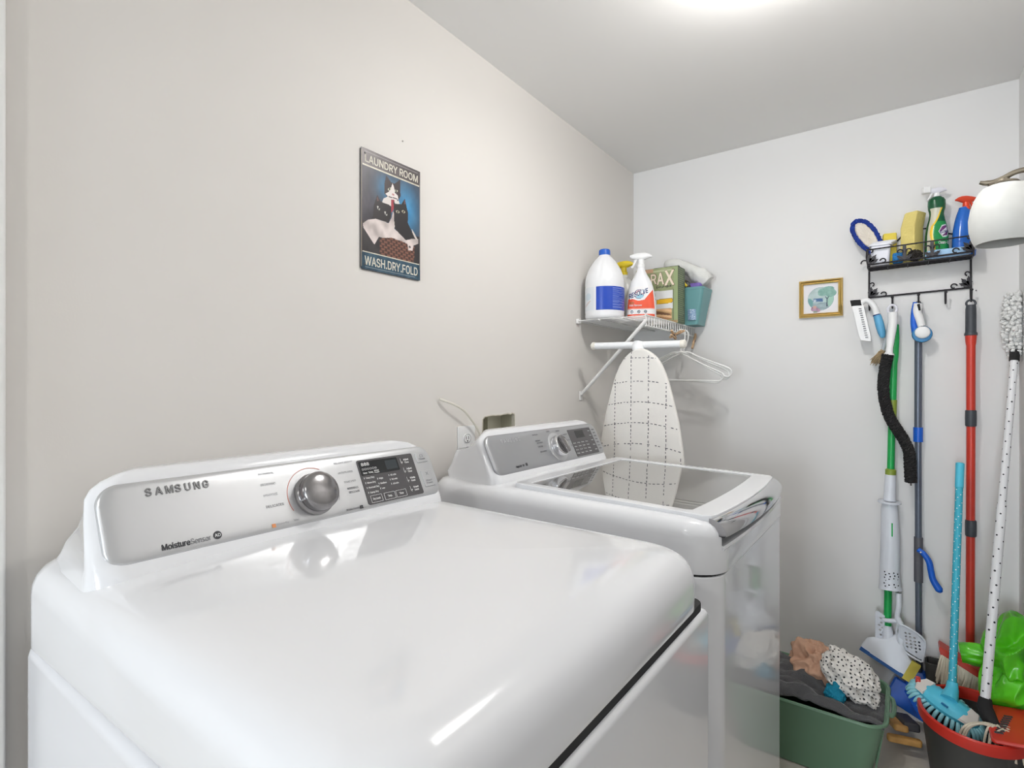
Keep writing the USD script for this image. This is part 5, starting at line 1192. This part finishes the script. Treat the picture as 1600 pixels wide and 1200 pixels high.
p0, p1 = np.array([1.396, 2.455, 1.345]), np.array([1.295, 2.15, .306])
pm('fluff_white', (246, 246, 244), .9, subsurface_weight=.25, subsurface_radius=(.5, .5, .5), subsurface_scale=.01)
VA = Thing('dotted_duster', 'fluffy white mop-style duster on a white pole with black dots, leaning in the right corner', 'duster', tuple(p1))
ax_ = (p0 - p1) / np.linalg.norm(p0 - p1)
VA.part('pole', tube([p1, p1 + (p0 - p1) * .55], .0125, 18), 'pole_white')
VA.part('pole', tube([p1 + (p0 - p1) * .55, p0], .0105, 18), 'pole_white')
VA.part('pole_dots', pole_dots(p1, p1 + (p0 - p1) * .55, .0125, 70, .0027, 5, 2.4) + pole_dots(p1 + (p0 - p1) * .55, p0, .0105, 58, .0024, 6, 2.4), 'dot_black', False, kind='stuff')
VA.part('collar', tube([p0 - ax_ * .002, p0 + ax_ * .035], .0135, 18), 'bristle_black')
hcA = p0 + ax_ * .13
rgA = np.random.default_rng(31); fl = []
hr = .026
VA.part('core', blob(*(hcA + np.array([-.006, -.01, 0])), .021, .03, .10, 4, .1, 3, 2), 'fluff_white', True)
cA = hcA + np.array([-.006, -.01, 0])
for k in range(330):
    z_ = rgA.uniform(-.105, .105); a_ = rgA.uniform(0, 2 * math.pi); r_ = math.sqrt(max(1 - (z_ / .115) ** 2, 0.05))
    d = np.array([math.cos(a_), math.sin(a_), rgA.normal(-.15, .3)]); s_ = cA + np.array([.022 * r_ * d[0], .026 * r_ * d[1], z_]); L_ = rgA.uniform(.008, .016)
    e_ = s_ + d * L_ + [0, 0, rgA.normal(-.004, .005)]
    e_[0] = min(e_[0], RX - .008); e_[1] = min(e_[1], DY - .008); s_[0] = min(s_[0], RX - .008); s_[1] = min(s_[1], DY - .008)
    fl.append(tube([s_, (s_ + e_) / 2 + rgA.normal(0, .002, 3), e_, e_ + (e_ - s_) * .05], [.0042, .0060, .0058, .003], 6))
VA.part('pile', fl, 'fluff_white', True, 'fluffy white chenille fingers', kind='stuff')
VA.part('foot_socket', tube([p1 + ax_ * .012, p1 - ax_ * .012, p1 + np.array([.006, -.018, -.030]), p1 + np.array([.020, -.034, -.046])], [.0150, .019, .019, .012], 16), 'bristle_black', label='black socket at the foot')
MS = Thing('string_mop_head', 'off-white cotton mop strings lying on the front rim of the red bucket', 'mop head', (1.32, 2.06, .2))
for k in range(16):
    a_ = rgA.uniform(-2.7, -.3); s_ = p1 + np.array([.030 + rgA.normal(0, .010), -.036 + rgA.normal(0, .008), -.046]); L_ = rgA.uniform(.04, .10)
    e_ = s_ + np.array([math.cos(a_) * L_, math.sin(a_) * L_ * .7, -.012]); mid_ = (s_ + e_) / 2 + [0, 0, .010]; e2 = e_ + np.array([math.cos(a_) * .02, math.sin(a_) * .02, -.05])
    for q in (s_, mid_, e_, e2): q[0] = min(q[0], RX - .01)
    MS.part('string', tube(curve([s_, mid_, e_, e2], 12), .0034, 6), 'mop_cream', True)

pm('bag_green', (92, 206, 30), .28, noise=(5, .15), coat_weight=.4, coat_roughness=.15, subsurface_weight=0.0)
def bag(c, r, seed, amp, freq, sub=5):
    m = trimesh.creation.icosphere(subdivisions=sub); v = np.array(m.vertices)
    q = v * freq + seed * 1.7; q = q + (meshkit.fbm(q * .7, 2, seed + 4)[:, None] - .5) * 1.4
    rdg = np.abs(meshkit.fbm(q, 2, seed) - .5) * 4.5
    v = v * (1 + amp * (.6 - np.clip(rdg, 0, 1.2)))[:, None]
    v = v * np.array(r) + np.array(c); v[:, 0] = np.minimum(v[:, 0], RX - .006); v[:, 1] = np.minimum(v[:, 1], DY - .02); return tm(v, m.faces)
GB = Thing('plastic_bag', 'crumpled bright green plastic bag stuffed in the right corner above the bucket', 'bag', (1.37, 2.36, .25))
GB.part('bag_body', bag((1.376, 2.350, .400), (.062, .095, .108), 3, .40, 1.05), 'bag_green', 35)
GB.part('bag_fold', bag((1.362, 2.305, .300), (.060, .070, .080), 8, .38, 1.0), 'bag_green', 35)
sl = curve([(1.345, 2.355, .365), (1.31, 2.352, .368), (1.275, 2.350, .366), (1.250, 2.350, .362)], 30)
m = tube(sl, np.linspace(.040, .030, 30), 36, cap=False); v = np.array(m.vertices); n = np.array(m.vertex_normals); m.vertices = v + n * ((meshkit.fbm(v * [14, 60, 60], 3, 4) - .5) * .014)[:, None]
GB.part('bag_sleeve', thick(m, .001), 'bag_green', 25, 'open sleeve-like end of the bag')

# ------------------------------------------------------------------ framed picture on the back wall
pm('gold_frame', (226, 192, 118), .24, metal=.9)
PF = Thing('framed_picture', 'small gold-framed landscape picture on the back wall, left of the wire rack', 'picture', (.819, DY, 1.615))
px0, px1, pz0, pz1 = .742, .8985, 1.540, 1.6925
fp = Frame((px0, DY - .004, pz0), (1, 0, -.012 * 0), (0, 0, 1))
Wp, Hp = px1 - px0, pz1 - pz0
def fprof(x, y):
    return [(0, 0), (0, .010), (.003, .0145), (.006, .016), (.009, .0135), (.0105, .0125), (.0135, .0140), (.0165, .009), (.0165, 0)]
R = []
for k, (i, h) in enumerate(fprof(0, 0)):
    R.append([fp.at(a, b, h) for a, b in ((i, i), (Wp - i, i), (Wp - i, Hp - i), (i, Hp - i))])
PF.part('frame', loft(R + [R[0]], False, False), 'gold_frame', False, 'moulded gold frame')
def pic_bg(x, y):
    return np.tile(lin((228, 228, 234)), (len(x), 1))
pp = Print(pic_bg)
scene_ = lambda x, y: np.clip(np.array([190, 210, 210.]) * (1 - .1 * y[:, None]) + (nz(x, y, 7, 2)[:, None] - .5) * 40, 0, 255)
pp.add(ell(.50, .49, .37, .39), (130, 160, 166)).add(ell(.50, .49, .362, .382), scene_)
clip_ = ell(.50, .49, .362, .382)
def inside(sh): return sh.intersection(clip_)
pp.add(inside(sbox(0, 0, 1, .36)), lambda x, y: np.clip(np.array([150, 170, 176.]) + (nz(x, y * 3, 8, 5)[:, None] - .5) * 50, 0, 255))
pp.add(inside(ell(.16, .36, .12, .16)), (110, 158, 160)).add(inside(ell(.80, .42, .16, .22)), (160, 200, 184))
pp.add(unary_union([ell(.66, .72, .24, .13), ell(.78, .66, .16, .13), ell(.56, .66, .14, .08), ell(.72, .80, .16, .09)]), lambda x, y: np.clip(np.array([136, 178, 168.]) + (nz(x, y, 12, 7)[:, None] - .5) * 60, 0, 255))
pp.add([(.655, .22), (.70, .22), (.69, .45), (.74, .55), (.73, .57), (.68, .50), (.63, .57), (.62, .55), (.665, .46)], (84, 96, 112))
pp.add([(.27, .42), (.30, .52), (.56, .50), (.56, .38), (.28, .40)], (120, 146, 172)).add([(.36, .50), (.54, .50), (.56, .40), (.40, .42)], (70, 104, 150)).add(sbox(.30, .40, .36, .46), (190, 200, 214))
pp.add(unary_union([ell(.32, .16, .10, .09), ell(.42, .11, .07, .06)]), lambda x, y: np.clip(np.array([170, 136, 160.]) + (nz(x, y, 20, 9)[:, None] - .5) * 80, 0, 255)).add(ell(.33, .22, .05, .05), (200, 160, 150)).add(sbox(.29, .03, .40, .10), (140, 150, 140))
m, U, V = sheet(lambda u, v: np.stack([px0 + .015 + u * (Wp - .03), np.full_like(u, DY - .0065), pz0 + .015 + v * (Hp - .03)], -1), 110, 110)
PF.part('picture_print', m, 'print_paper', False, 'printed round landscape with a tree and a cottage', colors=pp.sample(U, V))
PF.part('backing', rbox(px0 + .012, px1 - .012, DY - .006, DY - .001, pz0 + .012, pz1 - .012, .001), 'cream_panel', False)

# ------------------------------------------------------------------ sconce on the right wall
pm('frosted_glass', (206, 207, 204), .5, noise=(30, .03), transmission_weight=0.12); pm('bronze', (132, 124, 110), .35, metal=.9)
sx_, sy_ = 1.284, 1.66
SCN = Thing('wall_sconce', 'wall lamp with frosted white glass shade on a curved metal arm, top right', 'lamp', (RX, sy_, 1.78))
op = [(.010, 1.722), (.028, 1.721), (.038, 1.717), (.045, 1.709), (.053, 1.693), (.0595, 1.672), (.063, 1.648), (.0622, 1.622), (.0575, 1.602), (.052, 1.588)]
SCN.part('glass_shade', loft([np.column_stack([sx_ + r * np.cos(t), sy_ + r * np.sin(t), np.full(48, z)]) for r, z in op + [(r - .0035, z + (.0 if i else 0)) for i, (r, z) in enumerate(op[::-1])]], False, True), 'frosted_glass', 45, 'frosted bell-shaped glass shade')
SCN.part('shade_cap', lathe([(0, 1.735), (.010, 1.735), (.012, 1.731), (.026, 1.727), (.030, 1.7215), (0, 1.7215)], 32, sx_, sy_, cap=False), 'bronze')
SCN.part('arm', tube(curve([(1.242, sy_, 1.736), (1.252, sy_, 1.7325), (1.268, sy_, 1.732), (1.285, sy_, 1.738), (1.302, sy_, 1.746), (1.320, sy_, 1.748), (1.350, sy_, 1.745), (1.385, sy_, 1.740), (RX - .012, sy_, 1.738)], 50), np.concatenate([np.linspace(.004, .006, 8), np.full(42, .006)]), 12), 'bronze', label='curved bronze arm')
SCN.part('back_plate', move(lathe([(0, 0), (.05, 0), (.052, .004), (.045, .012), (.02, .016), (0, .016)], 36, cap=False), (RX, sy_, 1.738), ry=-90), 'bronze')
SCN.part('bulb', blob(sx_, sy_, 1.665, .022, .022, .03, 3), 'cream_plastic', True)
SCN.part('bulb_holder', lathe([(.014, 1.69), (.014, 1.722)], 20, sx_, sy_), 'white_plastic')
